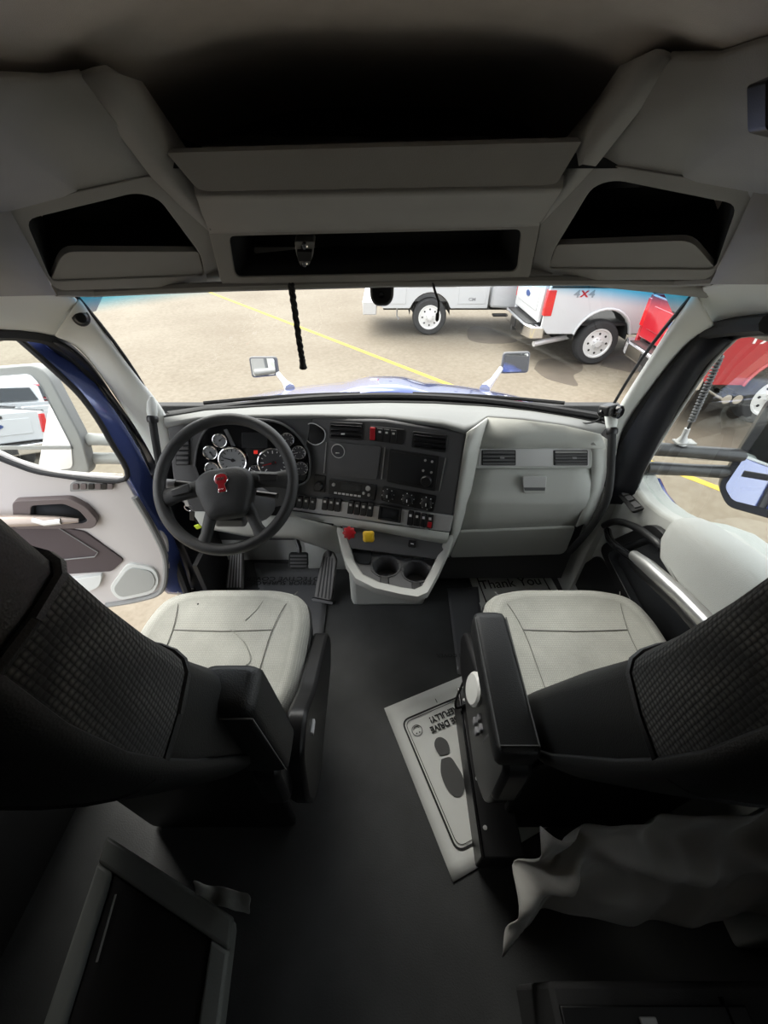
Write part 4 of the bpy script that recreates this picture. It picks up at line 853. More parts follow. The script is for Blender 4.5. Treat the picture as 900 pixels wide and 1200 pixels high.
# ================================================================== steering wheel and column
sw = thing('steering_wheel', 'black four spoke steering wheel with a red emblem', 'steering wheel', (-.5, 1.0, .82))
WC = at(265, 566, y=1.0); TA = math.radians(46); UP = V((0, math.sin(TA), math.cos(TA))); WN = V((0, -math.cos(TA), math.sin(TA))); RT = V((1, 0, 0))
ro = math.radians(9); WX = RT * math.cos(ro) + UP * math.sin(ro); WY = -RT * math.sin(ro) + UP * math.cos(ro)
def wp(x, y, n=0): return WC + WX * x + WY * y + WN * n
MB().torus(WC, WX, WY, .206, .0180, 72, 14).build('rim', 'wheel_leather', sw)
def spoke(pts, wd, th=.012, m='wheel_leather'):
    rs = []
    for (x, y, n), w_ in zip(pts, wd):
        i = pts.index((x, y, n)); a = V(pts[max(i - 1, 0)]); b_ = V(pts[min(i + 1, len(pts) - 1)]); d = (b_ - a); d = V((d.x, d.y, 0)).normalized(); pv = V((-d.y, d.x, 0))
        rs.append([wp(x + pv.x * w_ * math.cos(q), y + pv.y * w_ * math.cos(q), n + th * math.sin(q)) for q in [2 * math.pi * k / 14 for k in range(14)]])
    return MB().rings(rs).build('spoke', m, sw)
spoke([(-.06, .0, -.005), (-.10, -.004, -.004), (-.15, -.012, -.002), (-.205, -.02, 0)], [.03, .026, .024, .034])
spoke([(.06, .0, -.005), (.10, -.004, -.004), (.15, -.012, -.002), (.205, -.02, 0)], [.03, .026, .024, .034])
spoke([(-.045, -.055, -.008), (-.062, -.10, -.006), (-.078, -.15, -.004), (-.095, -.19, 0)], [.02, .02, .018, .026])
spoke([(.045, -.055, -.008), (.062, -.10, -.006), (.078, -.15, -.004), (.095, -.19, 0)], [.02, .02, .018, .026])
for s_ in (-1, 1):
    MB().prism([wp(s_ * .105, .012, .012), wp(s_ * .165, .0, .012), wp(s_ * .16, -.022, .012), wp(s_ * .105, -.016, .012)], WN * .006).build('thumb_switch', 'black_plastic', sw, bevel=.003)
hp = fillet([(-.085, .04), (-.05, .062), (.05, .062), (.085, .04), (.09, .0), (.06, -.085), (.04, -.095), (-.04, -.095), (-.06, -.085), (-.09, .0)], .03)
MB().rings([[wp(x * s_, (y + .01) * s_ - .028, h) for x, y in hp] for s_, h in ((.96, -.03), (1, -.01), (1, .014), (.96, .024), (.85, .031), (.5, .036), (.02, .037))]).build('airbag_cover', 'wheel_leather', sw)
# red emblem: round-topped badge above a ribbed foot
eb = sp2([(0, .052), (.013, .049), (.0185, .037), (.016, .026), (.0095, .019), (.0115, .0), (0, -.003), (-.0115, .0), (-.0095, .019), (-.016, .026), (-.0185, .037), (-.013, .049), (0, .052)], 4)[:-1]
em = MB().rings([[wp(x * s_, (y - .024) * s_ - .008, h) for x, y in eb] for s_, h in ((1.12, .030), (1.12, .0375), (1, .0395))]).build('emblem', 'chrome', sw)
MB().rings([[wp(x * s_, (y - .024) * s_ - .008, h) for x, y in eb] for s_, h in ((1, .037), (1, .0405), (.9, .0415))]).build('emblem_face', 'red_plastic', em)
text('KW', .013, 'chrome', em, wp(0, .0045, .0418), WX, WY, 'emblem_letters', ext=.0006, bold=.0004)
for x in (-.006, 0, .006): MB().box(wp(x, -.024, .0405), (.0016, .016, .0016), Matrix.Rotation(-(math.pi / 2 - TA) * 0, 3, 'X')).build('emblem_rib', 'chrome', em)
colu = thing('steering_column', 'dark steering column with a stalk behind the wheel', 'steering column', (-.5, 1.2, .6))
ax = -WN
MB().rings([[WC + ax * h + RT * (r * math.cos(q)) + UP * (r * .85 * math.sin(q) - o_) for q in [2 * math.pi * k / 20 for k in range(20)]] for r, h, o_ in ((.05, .015, .012), (.062, .04, .012), (.075, .10, .02), (.08, .18, .03), (.08, .27, .03))]).build('shroud', 'dash_charcoal', colu)
MB().tube([WC + ax * .05 + RT * -.05, WC + ax * .045 + RT * -.11 + UP * .0, WC + ax * .04 + RT * -.17 + UP * .004, WC + ax * .04 + RT * -.20 + UP * .006], [.009, .010, .013, .011], 10).build('stalk', 'black_plastic', colu)
MB().cyl(WC + ax * .04 + RT * -.175 + UP * .004, WC + ax * .04 + RT * -.205 + UP * .006, .015, 12).build('stalk_tip', 'grey_mark', colu)
MB().tube([WC + ax * .05 + RT * .06 - UP * .02, WC + ax * .04 + RT * .12 - UP * .03, WC + ax * .035 + RT * .15 - UP * .035], [.008, .009, .010], 10).build('shift_stalk', 'black_plastic', colu)
MB().box(WC + ax * .06 - UP * .10, (.10, .06, .04)).build('tilt_bracket', 'dash_charcoal', colu, bevel=.01)
kr = thing('key_ring', 'keys with a yellow green tag hanging beside the steering column', 'keys', WC + ax * .12 + RT * -.07 - UP * .12)
kb = at(223, 600, y=1.12)
MB().torus(kb + V((0, 0, .02)), V((1, 0, 0)), V((0, 0, 1)), .014, .0018, 20, 6).build('ring', 'chrome', kr)
MB().box(kb + V((0, 0, .045)), (.014, .004, .036)).build('key', 'satin_silver', kr, bevel=.001)
MB().box(kb + V((.004, -.004, -.015)), (.018, .004, .045), Matrix.Rotation(.3, 3, 'Y')).build('key', 'black_plastic', kr, bevel=.002)
MB().box(at(232, 617, y=1.115), (.024, .006, .02), Matrix.Rotation(-.4, 3, 'Y')).build('tag', 'tag_yellow', kr, bevel=.003)
MB().tube([kb + V((0, 0, .005)), lerp(kb, at(232, 614, y=1.115), .5), at(232, 614, y=1.115)], .0018, 6).build('cord', 'black_rubber', kr)

# ================================================================== pedals
gp = thing('accelerator_pedal', 'long ribbed accelerator pedal on the floor by the console', 'pedal', (-.3, 1.2, 0))
PP = Plane(at(385, 646, z=.20), at(392, 652, z=.19), at(376, 705, z=.015))
panel('pad', [(379, 648), (384, 644), (390, 647), (394, 656), (390, 688), (388, 704), (368, 700), (371, 680)], PP, .018, 'pedal_metal', gp, r=3, bevel=.003)
for k in range(4): panel('groove', [(379.5 + k * 3.1, 652 + k * .7), (380.7 + k * 3.1, 652 + k * .7), (373.4 + k * 4.3, 700 + k * .7), (371.6 + k * 4.3, 699.6 + k * .7)], PP, .003, 'pedal_groove', gp, off=.001, bevel=0)
panel('heel_hinge', [(366, 700), (391, 705), (390, 709), (365, 704)], PP, .03, 'black_plastic', gp, off=.004, r=1)
MB().tube([at(388, 655, z=.16), at(386, 642, y=1.36), at(375, 628, y=1.40)], .012, 8).build('linkage', 'black_plastic', gp)
bp_ = thing('brake_pedal', 'hanging rubber faced brake pedal', 'pedal', at(349, 657, y=1.28))
PB2 = Plane(at(338, 648, y=1.30), at(361, 648, y=1.30), at(349, 667, y=1.26))
panel('pad', [(338.5, 648), (360.5, 648), (361, 664), (356, 667), (342, 667), (337.5, 664)], PB2, .02, 'black_rubber', bp_, r=3, bevel=.004)
for k in range(4): panel('tread', [(340, 650.5 + k * 4), (359.5, 650.5 + k * 4), (359.5, 652.5 + k * 4), (340, 652.5 + k * 4)], PB2, .004, 'dash_charcoal', bp_, off=.003, bevel=.001)
MB().tube([at(347, 615, y=1.38), at(347, 630, y=1.36), at(351, 642, y=1.33), at(351, 652, y=1.30)], .011, 8).build('arm', 'black_plastic', bp_)
fr_ = thing('foot_rest', 'ribbed grey dead pedal at the left of the footwell', 'foot rest', (-.72, 1.25, 0))
PF = Plane(at(275, 645, z=.25), at(284, 645, z=.25), at(272, 684, z=.06))
panel('pad', [(270, 642), (284, 642), (286, 690), (264, 690)], PF, .02, 'pedal_metal', fr_, r=2)
for k in range(5): panel('rib', [(271 + k * 2.7, 644), (272.2 + k * 2.7, 644), (268 + k * 3.6, 688), (266.4 + k * 3.6, 688)], PF, .003, 'satin_silver', fr_, off=.003, bevel=0)
MB().box((-.80, 1.27, .16), (.02, .25, .34)).build('side_plate', 'black_plastic', fr_)
# dark blue jamb step and wiring at the hinge side
jb = thing('hinge_harness', 'black cable boots between the driver door and the pillar', 'cable', at(232, 660, x=-.96))
for k in range(3): MB().tube(smooth_path([at(228 + k * 5, 640, x=-.93), at(236 + k * 5, 660, x=-.93), at(232 + k * 5, 684, x=-.94), at(222 + k * 4, 694, x=-.96)]), .011, 8).build('cable', 'black_rubber' if k != 1 else 'navy_seal', jb)

# ================================================================== floor papers and film
def floor_sheet(name, label, cat, px, z, m, th=.0012):
    t = thing(name, label, cat, tuple(sum((at(u, v, z=0) for u, v in px), V()) / len(px)))
    q = [at(u, v, z=z) for u, v in px]
    return t, q
p4 = [at(u, v, z=.004) for u, v in ((450, 830), (531, 1034))]
e_d = (p4[1] - p4[0]); e_r = V((-e_d.y, e_d.x, 0)).normalized()
Lp = e_d.length; e_d = e_d.normalized(); Wp = .44
pm = thing('paper_floor_mat', 'white paper floor mat with a black footprint beside the passenger seat', 'paper mat', tuple(p4[0] + e_d * Lp / 2 + e_r * Wp / 2))
def pp_(x, y, dz=0): return p4[0] + e_r * x + e_d * y + V((0, 0, dz))     # x across from the aisle edge, y towards the camera
nx, ny = 12, 14
MB().grid([[pp_(Wp * i / nx, Lp * j / ny, .0 + .0025 * math.sin(i * 1.3 + j * .4) * math.sin(j * .9) * (i > 4)) for i in range(nx + 1)] for j in range(ny + 1)]).build('sheet', 'paper', pm, solid=.001)
def loop(pts, wdt, nm, parent, dz=.0016):
    n = len(pts); c = sum((V((a, b_)) for a, b_ in pts), V((0, 0))) / n; mb = MB()
    for i in range(n):
        a, b_ = V(pts[i]), V(pts[(i + 1) % n]); d = (b_ - a)
        if d.length < 1e-6: continue
        nn = V((-d.y, d.x)).normalized() * wdt / 2
        mb.add([pp_(*(a + nn), dz), pp_(*(b_ + nn), dz), pp_(*(b_ - nn), dz), pp_(*(a - nn), dz)], [(0, 1, 2, 3)])
    return mb.build(nm, 'print_black', parent, smooth=False, solid=.0004)
loop(fillet(rect(.044, .070, Wp - .044, Lp - .053), .03, 6), .006, 'printed_border', pm, .0036)
loop(fillet(rect(.053, .079, Wp - .053, Lp - .062), .026, 6), .002, 'printed_border', pm, .0036)
fp = sp2([(.135, .20), (.152, .19), (.168, .195), (.176, .212), (.174, .235), (.17, .255), (.178, .285), (.193, .32), (.198, .36), (.188, .40), (.165, .425), (.14, .425), (.122, .405), (.115, .37), (.12, .33), (.127, .295), (.132, .258), (.126, .23), (.126, .212), (.135, .20)], 4)[:-1]
heel = [p for p in fp]
sole = sp2([(.120, .240), (.152, .246), (.160, .275), (.163, .310), (.156, .338), (.138, .356), (.115, .358), (.100, .340), (.094, .310), (.098, .278), (.110, .254), (.120, .240)], 4)[:-1]
hl = sp2([(.120, .228), (.154, .234), (.166, .215), (.166, .192), (.152, .175), (.134, .174), (.120, .188), (.117, .208), (.120, .228)], 4)[:-1]
MB().prism([pp_(x, y, .0042) for x, y in sole], (0, 0, -.0006)).build('printed_sole', 'print_grey', pm, smooth=False)
MB().prism([pp_(x, y, .0042) for x, y in hl], (0, 0, -.0006)).build('printed_heel', 'print_grey', pm, smooth=False)
# upside-down lettering: reads from the windshield side
TX, TY = -e_r, e_d
for s_, x, y in (('PLEASE DRIVE', .130, .140), ('CAREFULLY!', .142, .108)): text(s_, .031, 'print_black', pm, pp_(x, y, .0042), TX, TY, bold=.0009, sx=.92, align='RIGHT')
sm_c = (.083, .122)
loop(ell(*sm_c, .019, n=24), .002, 'printed_smiley', pm, .0036)
loop([(sm_c[0] + .012 * math.cos(a), sm_c[1] - .002 - .012 * math.sin(a)) for a in [math.radians(d_) for d_ in (20, 50, 80, 110, 140, 160, 140, 110, 80, 50)]], .002, 'printed_smiley', pm, .0036)
for dx in (-.006, .006): MB().prism([pp_(a, b_, .0042) for a, b_ in ell(sm_c[0] + dx, sm_c[1] + .009, .0025, n=10)], (0, 0, -.0004)).build('printed_smiley', 'print_black', pm)
text('I', .024, 'print_black', pm, pp_(.20, .05, .0042), TX, TY)
p5 = thing('paper_floor_mat', 'white paper floor mat with cursive lettering in the passenger footwell', 'paper mat', tuple(at(600, 700, z=0)))
q5 = [at(u, v, z=.005) for u, v in ((547, 669), (637, 662))]; f_r = (q5[1] - q5[0]).normalized(); f_d = V((f_r.y, -f_r.x, 0)); W5 = (q5[1] - q5[0]).length
def p5_(x, y, dz=0): return q5[0] + f_r * x + f_d * y + V((0, 0, dz))
MB().prism([p5_(0, 0), p5_(W5, 0), p5_(W5, .53), p5_(0, .53)], (0, 0, -.001)).build('sheet', 'paper', p5)
for a, b_ in (((.04, .04), (W5 - .04, .04)), ((W5 - .04, .04), (W5 - .04, .49)), ((.04, .49), (.04, .04))):
    d = (V(b_) - V(a)).normalized(); nn = V((-d.y, d.x)) * .003
    MB().add([p5_(*(V(a) + nn), .0008), p5_(*(V(b_) + nn), .0008), p5_(*(V(b_) - nn), .0008), p5_(*(V(a) - nn), .0008)], [(0, 1, 2, 3)]).build('printed_border', 'print_black', p5, smooth=False, solid=.0004)
text('Thank You', .08, 'print_black', p5, p5_(.2, .105, .001), f_r, -f_d, sx=.9)
def film(label, px, words, zz, shape):
    t = thing('floor_film', label, 'plastic film', tuple(sum((at(u, v, z=0) for u, v in px), V()) / len(px)))
    q = [at(u, v, z=zz) for u, v in px]; n = 10; rows = []
    for i in range(n + 1):
        a, b_ = lerp(q[0], q[3], i / n), lerp(q[1], q[2], i / n)
        rows.append([lerp(a, b_, j / n) + V((0, 0, .003 + .003 * math.sin(i * 2.1 + j * 1.3) * math.sin(j * .7 + i))) for j in range(n + 1)])
    MB().grid(rows).build('sheet', shape, t, solid=.0006)
    for s_, u, v, X, Y, sz in words: text(s_, sz, 'print_black', t, at(u, v, z=zz + .007), X, Y, sx=1.25)
    return t
mat('grey_film', (.15, .153, .16), .3, coat=.4)
film('grey protective plastic film on the driver footwell floor', [(298, 660), (388, 662), (374, 792), (320, 790)], [('PROTECTIVE COVER', 338, 678, (-1, 0, 0), (0, -1, 0), .038), ('INTERIOR SURFACE', 338, 683, (-1, 0, 0), (0, -1, 0), .034), ('DEALER', 369, 752, (-1, 0, 0), (0, -1, 0), .03), ('PROTECTION', 370, 775, (0, 1, 0), (-1, 0, 0), .03)], .004, 'grey_film')
film('grey protective plastic film between the passenger seat and the aisle', [(524, 690), (560, 688), (575, 800), (536, 790)], [('PROTECTIVE COVER', 546, 768, (-1, 0, 0), (0, -1, 0), .022)], .003, 'grey_film')
# crumpled clear corners of the film catch the light
for lab, cx, cy in (('crumpled clear film corner beside the driver seat', 366, 776), ('crumpled clear film corner beside the paper mat', 549, 774)):
    t = thing('film_scrap', lab, 'plastic film', at(cx, cy, z=0)); mb = MB(); rnd = random.Random(cx)
    mb.grid([[at(cx - 9 + i * 3, cy - 14 + j * 5, z=.012 + rnd.uniform(-.006, .022)) for i in range(6)] for j in range(6)]).build('sheet', 'clear_film', t, smooth=False)

# ================================================================== seats
def sup(n=24, e=.5):
    return [(math.copysign(abs(math.cos(a)) ** e, math.cos(a)), math.copysign(abs(math.sin(a)) ** e, math.sin(a))) for a in [2 * math.pi * k / n for k in range(n)]]
def seat(label, cx, w, inn, arm_up, bw=1):
    """inn: +1 when the aisle lies towards +x of the seat"""
    t = thing('truck_seat', label, 'seat', (cx, .62, 0), 'front seats')
    h = w / 2
    def L(x, y, z): return V((cx + x, y, z))
    # cushion outline (x across, y forward)
    ol = fillet([(-h * .78, .40), (h * .78, .40), (h, .52), (h, .76), (h * .9, .855), (h * .5, .885), (-h * .5, .885), (-h * .9, .855), (-h, .76), (-h, .52)], [.05, .05, .07, .07, .06, .05, .05, .06, .07, .07], 4)
    def pill(prof, nm, m, par=t, oy=.64):
        return MB().rings([[L(x * s_, oy + (y - oy) * s_, z) for x, y in ol] for s_, z in prof]).build(nm, m, par, angle=80)
    cu = pill([(.985, .435), (1.0, .455), (1.0, .472), (.975, .492), (.93, .503), (.86, .506), (.80, .502), (.5, .500), (.02, .499)], 'cushion', 'seat_cloth')
    pill([(.94, .33), (1.0, .36), (1.012, .40), (1.012, .445), (.99, .458)], 'cushion_skirt', 'vinyl_black')
    MB().tube([L(x * 1.006, .64 + (y - .64) * 1.006, .455) for x, y in ol + ol[:1]], .005, 6).build('piping', 'vinyl_black', cu)
    # seams: centre panel between side bolsters, and a cross seam
    for s_ in (-1, 1):
        MB().tube(smooth_path([L(s_ * h * .78, .872, .4935), L(s_ * h * .66, .80, .5035), L(s_ * h * .58, .70, .5025), L(s_ * h * .56, .58, .502), L(s_ * h * .54, .46, .502)], 4), .0012, 6).build('seam', 'seam', cu)
    MB().tube([L(-h * .59, .715, .502), L(0, .71, .5015), L(h * .59, .715, .502)], .0012, 6).build('seam', 'seam', cu)
    MB().tube([L(-h * .55, .47, .5015), L(0, .465, .501), L(h * .55, .47, .5015)], .0012, 6).build('seam', 'seam', cu)
    # backrest: rounded sections along a reclined line, aisle edge at the cushion edge
    S = sup(28, .42)
    prof = [(.52, .47, .12), (.50, .55, .15), (.46, .66, .17), (.415, .78, .18), (.37, .90, .18), (.32, 1.02, .175), (.29, 1.10, .17), (.268, 1.17, .165), (.25, 1.25, .155), (.24, 1.32, .14), (.232, 1.39, .12), (.225, 1.46, .09), (.22, 1.50, .05)]
    wid = [.80, .92, .97, 1.0, 1.02, 1.03, 1.04, 1.04, 1.03, 1.0, .95, .85, .65]
    def sec(k):
        y, z, th = prof[k]; a = prof[max(k - 1, 0)]; b_ = prof[min(k + 1, len(prof) - 1)]
        d = V((0, b_[0] - a[0], b_[1] - a[1])).normalized(); nf = V((0, d.z, -d.y))     # nf points to the front of the cab
        c = L(0, y, z) - nf * th / 2
        return [c + V((h * bw * wid[k] * p, 0, 0)) + nf * (th / 2 * q) for p, q in S]
    MB().rings([sec(k) for k in range(0, 7)]).build('lower_backrest', 'vinyl_black', t, angle=80)
    MB().rings([[lerp(p, c_, -.012) for p, c_ in zip(sec(k), [sum(sec(k), V()) / 28] * 28)] for k in range(6, 10)]).build('upper_backrest', 'mesh_cloth', t, angle=80, label='knitted mesh cloth shoulder of the backrest')
    MB().rings([sec(k) for k in range(9, 13)]).build('headrest', 'vinyl_black', t, angle=80)
    for k in (6, 9):
        r = sec(k); MB().tube([lerp(p, sum(r, V()) / 28, -.015) for p in r + r[:1]], .005, 6).build('piping', 'vinyl_black', t)
    # cloth wing that runs down the aisle-side front edge to the lap
    fr = [sec(k) for k in range(2, 7)]
    ie = 0 if inn > 0 else 14
    # hard back shell
    rows = []
    for k in range(1, 11):
        r = sec(k); c_ = sum(r, V()) / 28; bk_ = [lerp(p, c_, -.035) for p, (a, b_) in zip(r, S) if b_ < -.05]; rows.append(bk_)
    MB().grid(rows).build('back_cover', 'vinyl_black', t, solid=.008, angle=80)
    # base: suspension, bellows, slides
    MB().box(L(0, .63, .02), (w * .66, .46, .04)).build('floor_plate', 'black_plastic', t, bevel=.006)
    bs = fillet(rect(-w * .33, .44, w * .33, .80), .05)
    MB().rings([[L(x * s_, .62 + (y - .62) * s_, z) for x, y in bs] for s_, z in ((1, .04), (1.06, .075), (.96, .10), (1.06, .13), (.96, .16), (1.06, .19), (.96, .22), (1.06, .25), (1, .29))]).build('bellows', 'black_rubber', t)
    MB().box(L(0, .62, .315), (w * .88, .50, .06)).build('cushion_frame', 'black_plastic', t, bevel=.012)
    MB().prism([L(x, .335, z) for x, z in fillet([(-h * .86, .0), (h * .86, .0), (h * .9, .52), (-h * .9, .52)], .04)], (0, .02, 0)).build('rear_skirt', 'vinyl_black', t, bevel=.006)
    # aisle-side plastic shield with switches
    xs = inn * (h + .005)
    sh_ = MB().prism([L(xs, y, z) for y, z in fillet([(.30, .40), (.34, .56), (.42, .60), (.52, .52), (.76, .43), (.78, .36), (.72, .28), (.40, .24), (.32, .30)], .03)], (inn * .05, 0, 0)).build('side_shield', 'black_plastic', t, bevel=.01)
    if arm_up:
        a0, a1 = L(inn * (h - .01), .335, .62), L(inn * (h - .01), .305, .955); wd, tk = .105, .085
        sw_ = MB().box(L(xs + inn * .052, .43, .50), (.008, .035, .018)).build('lumbar_switch', 'white_mark', sh_, bevel=.002)
    else:
        a0, a1 = L(inn * (h + .06), .285, .705), L(inn * (h + .06), .60, .725); wd, tk = .085, .07
    d = (a1 - a0).normalized(); sd = V((1, 0, 0)); nn = sd.cross(d).normalized()
    ring = sup(24, .35); rs = []
    for tt, s_ in ((0, .82), (.02, .95), (.06, 1), (.5, 1), (.92, .96), (.975, .85), (1, .6)):
        c = lerp(a0, a1, tt); rs.append([c + sd * wd / 2 * p * s_ + nn * tk / 2 * q * s_ for p, q in ring])
    am = MB().rings(rs).build('armrest', 'vinyl_black', t, angle=70, label='black leather padded armrest')
    up = nn if nn.z > 0 else -nn
    if arm_up: up = nn if nn.y < 0 else -nn
    for e in (-1, 1):
        MB().tube([lerp(a0, a1, tt) + sd * e * wd * .44 + up * tk * .475 for tt in (.04, .3, .6, .93)], .0016, 5).build('stitch_line', 'stitch', am)
    MB().tube([lerp(a0, a1, .05 if not arm_up else .94) + sd * e * wd + up * tk * .49 for e in (-.44, -.2, .0, .2, .44)], .0016, 5).build('stitch_line', 'stitch', am)
    pv = L(inn * (h - .01), .33, .60) if arm_up else L(inn * (h + .05), .32, .655)
    MB().prism([V((pv.x - .03, y, z)) for y, z in fillet([(pv.y - .05, pv.z - .16), (pv.y - .045, pv.z + .02), (pv.y + .05, pv.z + .02), (pv.y + .08, pv.z - .16)], .03)], (.06, 0, 0)).build('armrest_bracket', 'black_plastic', t, bevel=.012)
    if not arm_up:
        k_ = MB().lathe(L(inn * (h + .058), .54, .475), (inn, 0, .25), [(.022, -.05), (.022, 0), (.046, 0), (.046, .010), (.040, .016), (.001, .018)], 24).build('recline_knob', 'ivory_plastic', t, label='ivory round recline knob')
        for j in range(2):
            for i in range(2): MB().box(L(inn * (h + .057 + .008 * j), .452 + i * .026, .44 - j * .02), (.012, .018, .022)).build('rocker', 'grey_mark', sh_, bevel=.003)
    return t
s1 = seat('grey cloth driver seat with its armrest folded up', -.50, .525, 1, True, .93)
s2 = seat('grey cloth passenger seat with its armrest lowered', .592, .55, -1, False)
# creases and dots on the worn driver cushion
cu = [c for c in s1.children if c.name.startswith('cushion') and 'skirt' not in c.name and 'frame' not in c.name][0]
for q in ([(270, 737), (285, 752), (293, 770), (290, 778), (275, 786)], [(287, 727), (300, 715), (308, 704)]):
    MB().tube(smooth_path([at(u, v, z=.5015) for u, v in q], 4), .0014, 6).build('crease', 'seat_cloth', cu)
for u, v in ((303.5, 689.5), (232, 708)): MB().lathe(at(u, v, z=.501), (0, 0, 1), [(.003, 0), (.003, .0015), (.0003, .002)], 8).build('burn_mark', 'print_black', cu)

# black upright metal panel beside the passenger seat
t = thing('seat_riser_box', 'long black metal seat riser box lying on the paper floor mat', 'riser', (.31, .47, 0))
MB().box((.3225, .47, .077), (.105, .46, .145)).build('riser_box', 'black_plastic', t, bevel=.006)
a, b_ = at(541, 812, z=.40), at(566, 985, z=.22)
MB().box((.325, .47, .155), (.11, .47, .012)).build('top_plate', 'black_plastic', t, bevel=.004)
MB().tube([(.270, .705, .158), (.268, .235, .158)], .005, 8).build('rolled_edge', 'black_gloss', t)
for yy in (.66, .42, .30): MB().lathe((.285, yy, .160), (0, 0, 1), [(.006, 0), (.006, .003), (.0005, .004)], 10).build('bolt', 'satin_silver', t)
t = thing('slide_lever', 'short bent black lever with a knob beside the ivory recline knob', 'lever', at(548, 825, z=.16))
MB().tube(smooth_path([at(548, 824, z=.16), at(536, 830, z=.18), at(534, 822, z=.20), at(540, 806, z=.23), at(545, 795, z=.25)], 5), .004, 8).build('rod', 'black_plastic', t)
MB().lathe(at(545, 797, z=.25), at(546, 791, z=.26) - at(544, 799, z=.245), [(.004, -.006), (.009, 0), (.01, .012), (.007, .02), (.0005, .022)], 12).build('knob', 'black_plastic', t)

# ================================================================== grab handles, cameras on pillars
t = thing('grab_handle', 'long black grab handle on the passenger windshield pillar', 'handle', at(716, 507, y=1.21), 'pillar grab handles')
MB().tube(smooth_path([at(717, 507, y=1.20), at(716.5, 530, y=1.17), at(715, 560, y=1.14), at(711, 585, y=1.12), at(700, 606, y=1.12), at(684, 628, y=1.13), at(668, 646, y=1.17)], 5), .0135, 12).build('grip', 'black_rubber', t)
MB().lathe(at(717, 509, y=1.20), at(717, 500, y=1.215) - at(717, 509, y=1.20), [(.017, 0), (.019, .006), (.019, .016), (.015, .022)], 16).build('collar', 'black_plastic', t)
MB().lathe(at(717, 504, y=1.21), at(716, 488, y=1.24) - at(717, 504, y=1.21), [(.014, 0), (.018, .02), (.02, .06), (.012, .08)], 16).build('boss', 'pillar_trim', t)
t = thing('grab_handle', 'black grab handle on the driver windshield pillar', 'handle', at(180, 492, y=1.22), 'pillar grab handles')
MB().tube(smooth_path([at(179, 493, y=1.21), at(182, 515, y=1.19), at(187, 545, y=1.16), at(192, 575, y=1.13), at(198, 600, y=1.13), at(206, 620, y=1.15)], 5), .0125, 12).build('grip', 'black_rubber', t)
MB().lathe(at(179, 495, y=1.21), at(178.5, 487, y=1.22) - at(179, 495, y=1.21), [(.016, 0), (.018, .006), (.018, .016), (.014, .022)], 16).build('collar', 'black_plastic', t)
MB().lathe(at(178.5, 490, y=1.22), at(178, 472, y=1.24) - at(178.5, 490, y=1.22), [(.014, 0), (.017, .02), (.015, .05), (.006, .07)], 16).build('boss', 'pillar_trim', t)
t = thing('dash_camera', 'small black camera clamp on the passenger pillar above the grab handle', 'camera', at(717, 483, y=1.24))
R3 = Matrix.Rotation(.5, 3, 'Z') @ Matrix.Rotation(-.2, 3, 'X')
MB().box(at(713, 480, y=1.23), (.055, .04, .035), R3).build('housing', 'black_plastic', t, bevel=.008, seg=3)
MB().lathe(at(722, 482, y=1.225), V((.5, -.7, .1)), [(.018, -.012), (.022, 0), (.022, .014), (.014, .02), (.001, .018)], 18).build('lens', 'black_gloss', t)
MB().lathe(at(706, 484, y=1.225), V((-.8, -.6, -.1)), [(.012, 0), (.014, .006), (.008, .012), (.0005, .012)], 14).build('knob', 'black_gloss', t)
MB().tube(smooth_path([at(706, 487, y=1.25), at(700, 493, y=1.27), at(688, 496, y=1.3), at(675, 495, y=1.34)], 4), .003, 6).build('cable', 'black_rubber', t)
t = thing('pillar_tweeter', 'small round black knob at the top of the driver pillar', 'speaker', at(95, 372, y=1.12))
MB().lathe(at(95, 372, y=1.125), (.5, -.8, .1), [(.016, -.01), (.017, .004), (.012, .01), (.0005, .011)], 18).build('cap', 'black_plastic', t)
MB().torus(at(95, 372, y=1.125), V((.8, .5, 0)), V((0, .1, 1)), .019, .003, 20, 6).build('ring', 'dash_charcoal', t)
t = thing('roof_speaker', 'black framed speaker panel high on the passenger side', 'speaker', at(903, 120, y=.66))
MB().prism([at(u, v, y=.66) for u, v in fillet([(897, 94), (930, 80), (930, 160), (897, 152)], 5)], (0, .03, 0)).build('frame', 'black_plastic', t, bevel=.004)

# ================================================================== rear: cabinet, rag, curtain, bunk box
t = thing('storage_cabinet', 'low storage cabinet with grey frame and black top at the lower left', 'cabinet', (-.45, 0, 0))
ca = [at(u, v, z=.45) for u, v in ((128, 998), (256, 1082))]; cd = (ca[1] - ca[0]).normalized(); cn = V((.12, -.992, 0)); cw = (ca[1] - ca[0]).length
def cb_(x, y, z): return ca[0] + cd * x + cn * y + V((0, 0, z - .45))
CL = .55
MB().prism([cb_(-.015, -.015, .36), cb_(cw + .02, -.015, .36), cb_(cw + .02, CL, .36), cb_(-.015, CL, .36)], (0, 0, .07)).build('body', 'cabinet_grey', t, bevel=.012)
MB().prism([cb_(-.01, .0, 0), cb_(cw - .13, .0, 0), cb_(cw - .13, CL, 0), cb_(-.01, CL, 0)], (0, 0, .36)).build('plinth', 'wall_dark', t, bevel=.012)
for q in ([(-.02, -.02), (cw + .03, -.02), (cw + .03, .025), (-.02, .025)], [(-.02, .025), (.022, .025), (.022, CL), (-.02, CL)], [(cw - .012, .025), (cw + .03, .025), (cw + .03, CL), (cw - .012, CL)]):
    MB().prism([cb_(x, y, .43) for x, y in q], (0, 0, .022)).build('frame_rail', 'cabinet_grey', t, bevel=.006)
lid = MB().prism([cb_(.022, .025, .43), cb_(cw - .012, .025, .43), cb_(cw - .012, CL, .43), cb_(.022, CL, .43)], (0, 0, .012)).build('lid', 'cabinet_panel', t, bevel=.003)
MB().tube([cb_(.045, .05, .447), cb_(.047, .14, .447)], .002, 6).build('scratch', 'mirror_shell', lid)
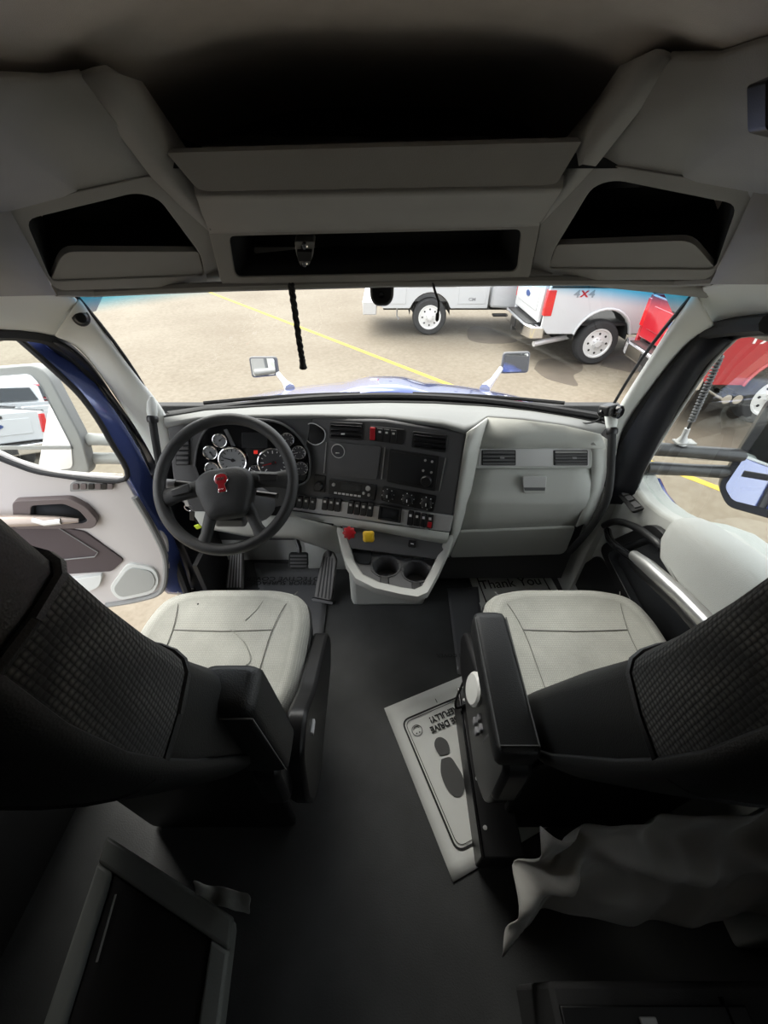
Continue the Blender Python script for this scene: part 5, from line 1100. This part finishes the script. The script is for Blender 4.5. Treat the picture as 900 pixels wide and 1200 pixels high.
MB().box(cb_(cw + .005, .20, .456), (.03, .012, .008)).build('latch', 'black_plastic', t, bevel=.002)
t = thing('cloth_rag', 'crumpled grey rag hanging over the storage cabinet corner', 'rag', at(262, 1060, z=.45))
rnd = random.Random(3); rows = []
for j in range(6):
    rows.append([at(lerp(226, 292, i / 8) + rnd.uniform(-3, 3), lerp(1030, 1048, i / 8) + j * 5 + rnd.uniform(-2, 2), z=.475 - .01 * j + rnd.uniform(-.012, .012) + .015 * math.sin(i * 1.7)) for i in range(9)])
MB().grid(rows).build('cloth', 'vinyl_grey', t, solid=.003, sub=1, angle=180)

t = thing('sleeper_curtain', 'bunched grey sleeper curtain draped behind the passenger seat', 'curtain', (.55, .12, 0))
topc = [(634, 968, .52), (665, 985, .54), (700, 968, .56), (745, 962, .58), (800, 958, .6), (860, 950, .64), (930, 935, .68)]
botc = [(584, 1110, .20), (622, 1085, .24), (655, 1062, .28), (742, 1084, .28), (800, 1082, .30), (850, 1070, .33), (930, 1085, .34)]
N1, N2 = 60, 26; rows = []
tp = smooth_path([at(u, v, z=z) for u, v, z in topc], 10); bt = smooth_path([at(u, v, z=z) for u, v, z in botc], 10)
for j in range(N2 + 1):
    s_ = j / N2; row = []
    for i in range(len(tp)):
        x = i / (len(tp) - 1); p = lerp(tp[i], bt[i], s_)
        fold = .045 * math.sin(11 * s_ + 6 * x + 2.5 * math.sin(5 * x)) * math.sin(math.pi * min(1, s_ * 1.2)) + .022 * math.sin(17 * x - 6 * s_ + 1.6 * math.sin(7 * s_)) + .008 * math.sin(38 * x + 14 * s_)
        row.append(p + V((0, -.5, .86)) * fold)
    rows.append(row)
MB().grid(rows).build('cloth', 'curtain_cloth', t, solid=.003, angle=180)
t = thing('bunk_box', 'dark bunk base cabinet with a small latch at the lower right', 'cabinet', (.7, -.15, 0))
MB().box((.66, -.25, .16), (.66, .54, .32)).build('body', 'wall_dark', t, bevel=.01)
MB().box((.52, -.16, .325), (.36, .30, .012)).build('hatch', 'cabinet_panel', t, bevel=.003)
MB().box((.66, -.16, .325), (.004, .32, .016)).build('seam_strip', 'black_gloss', t)
MB().box((.50, -.03, .335), (.03, .012, .01)).build('latch', 'satin_silver', t, bevel=.002)
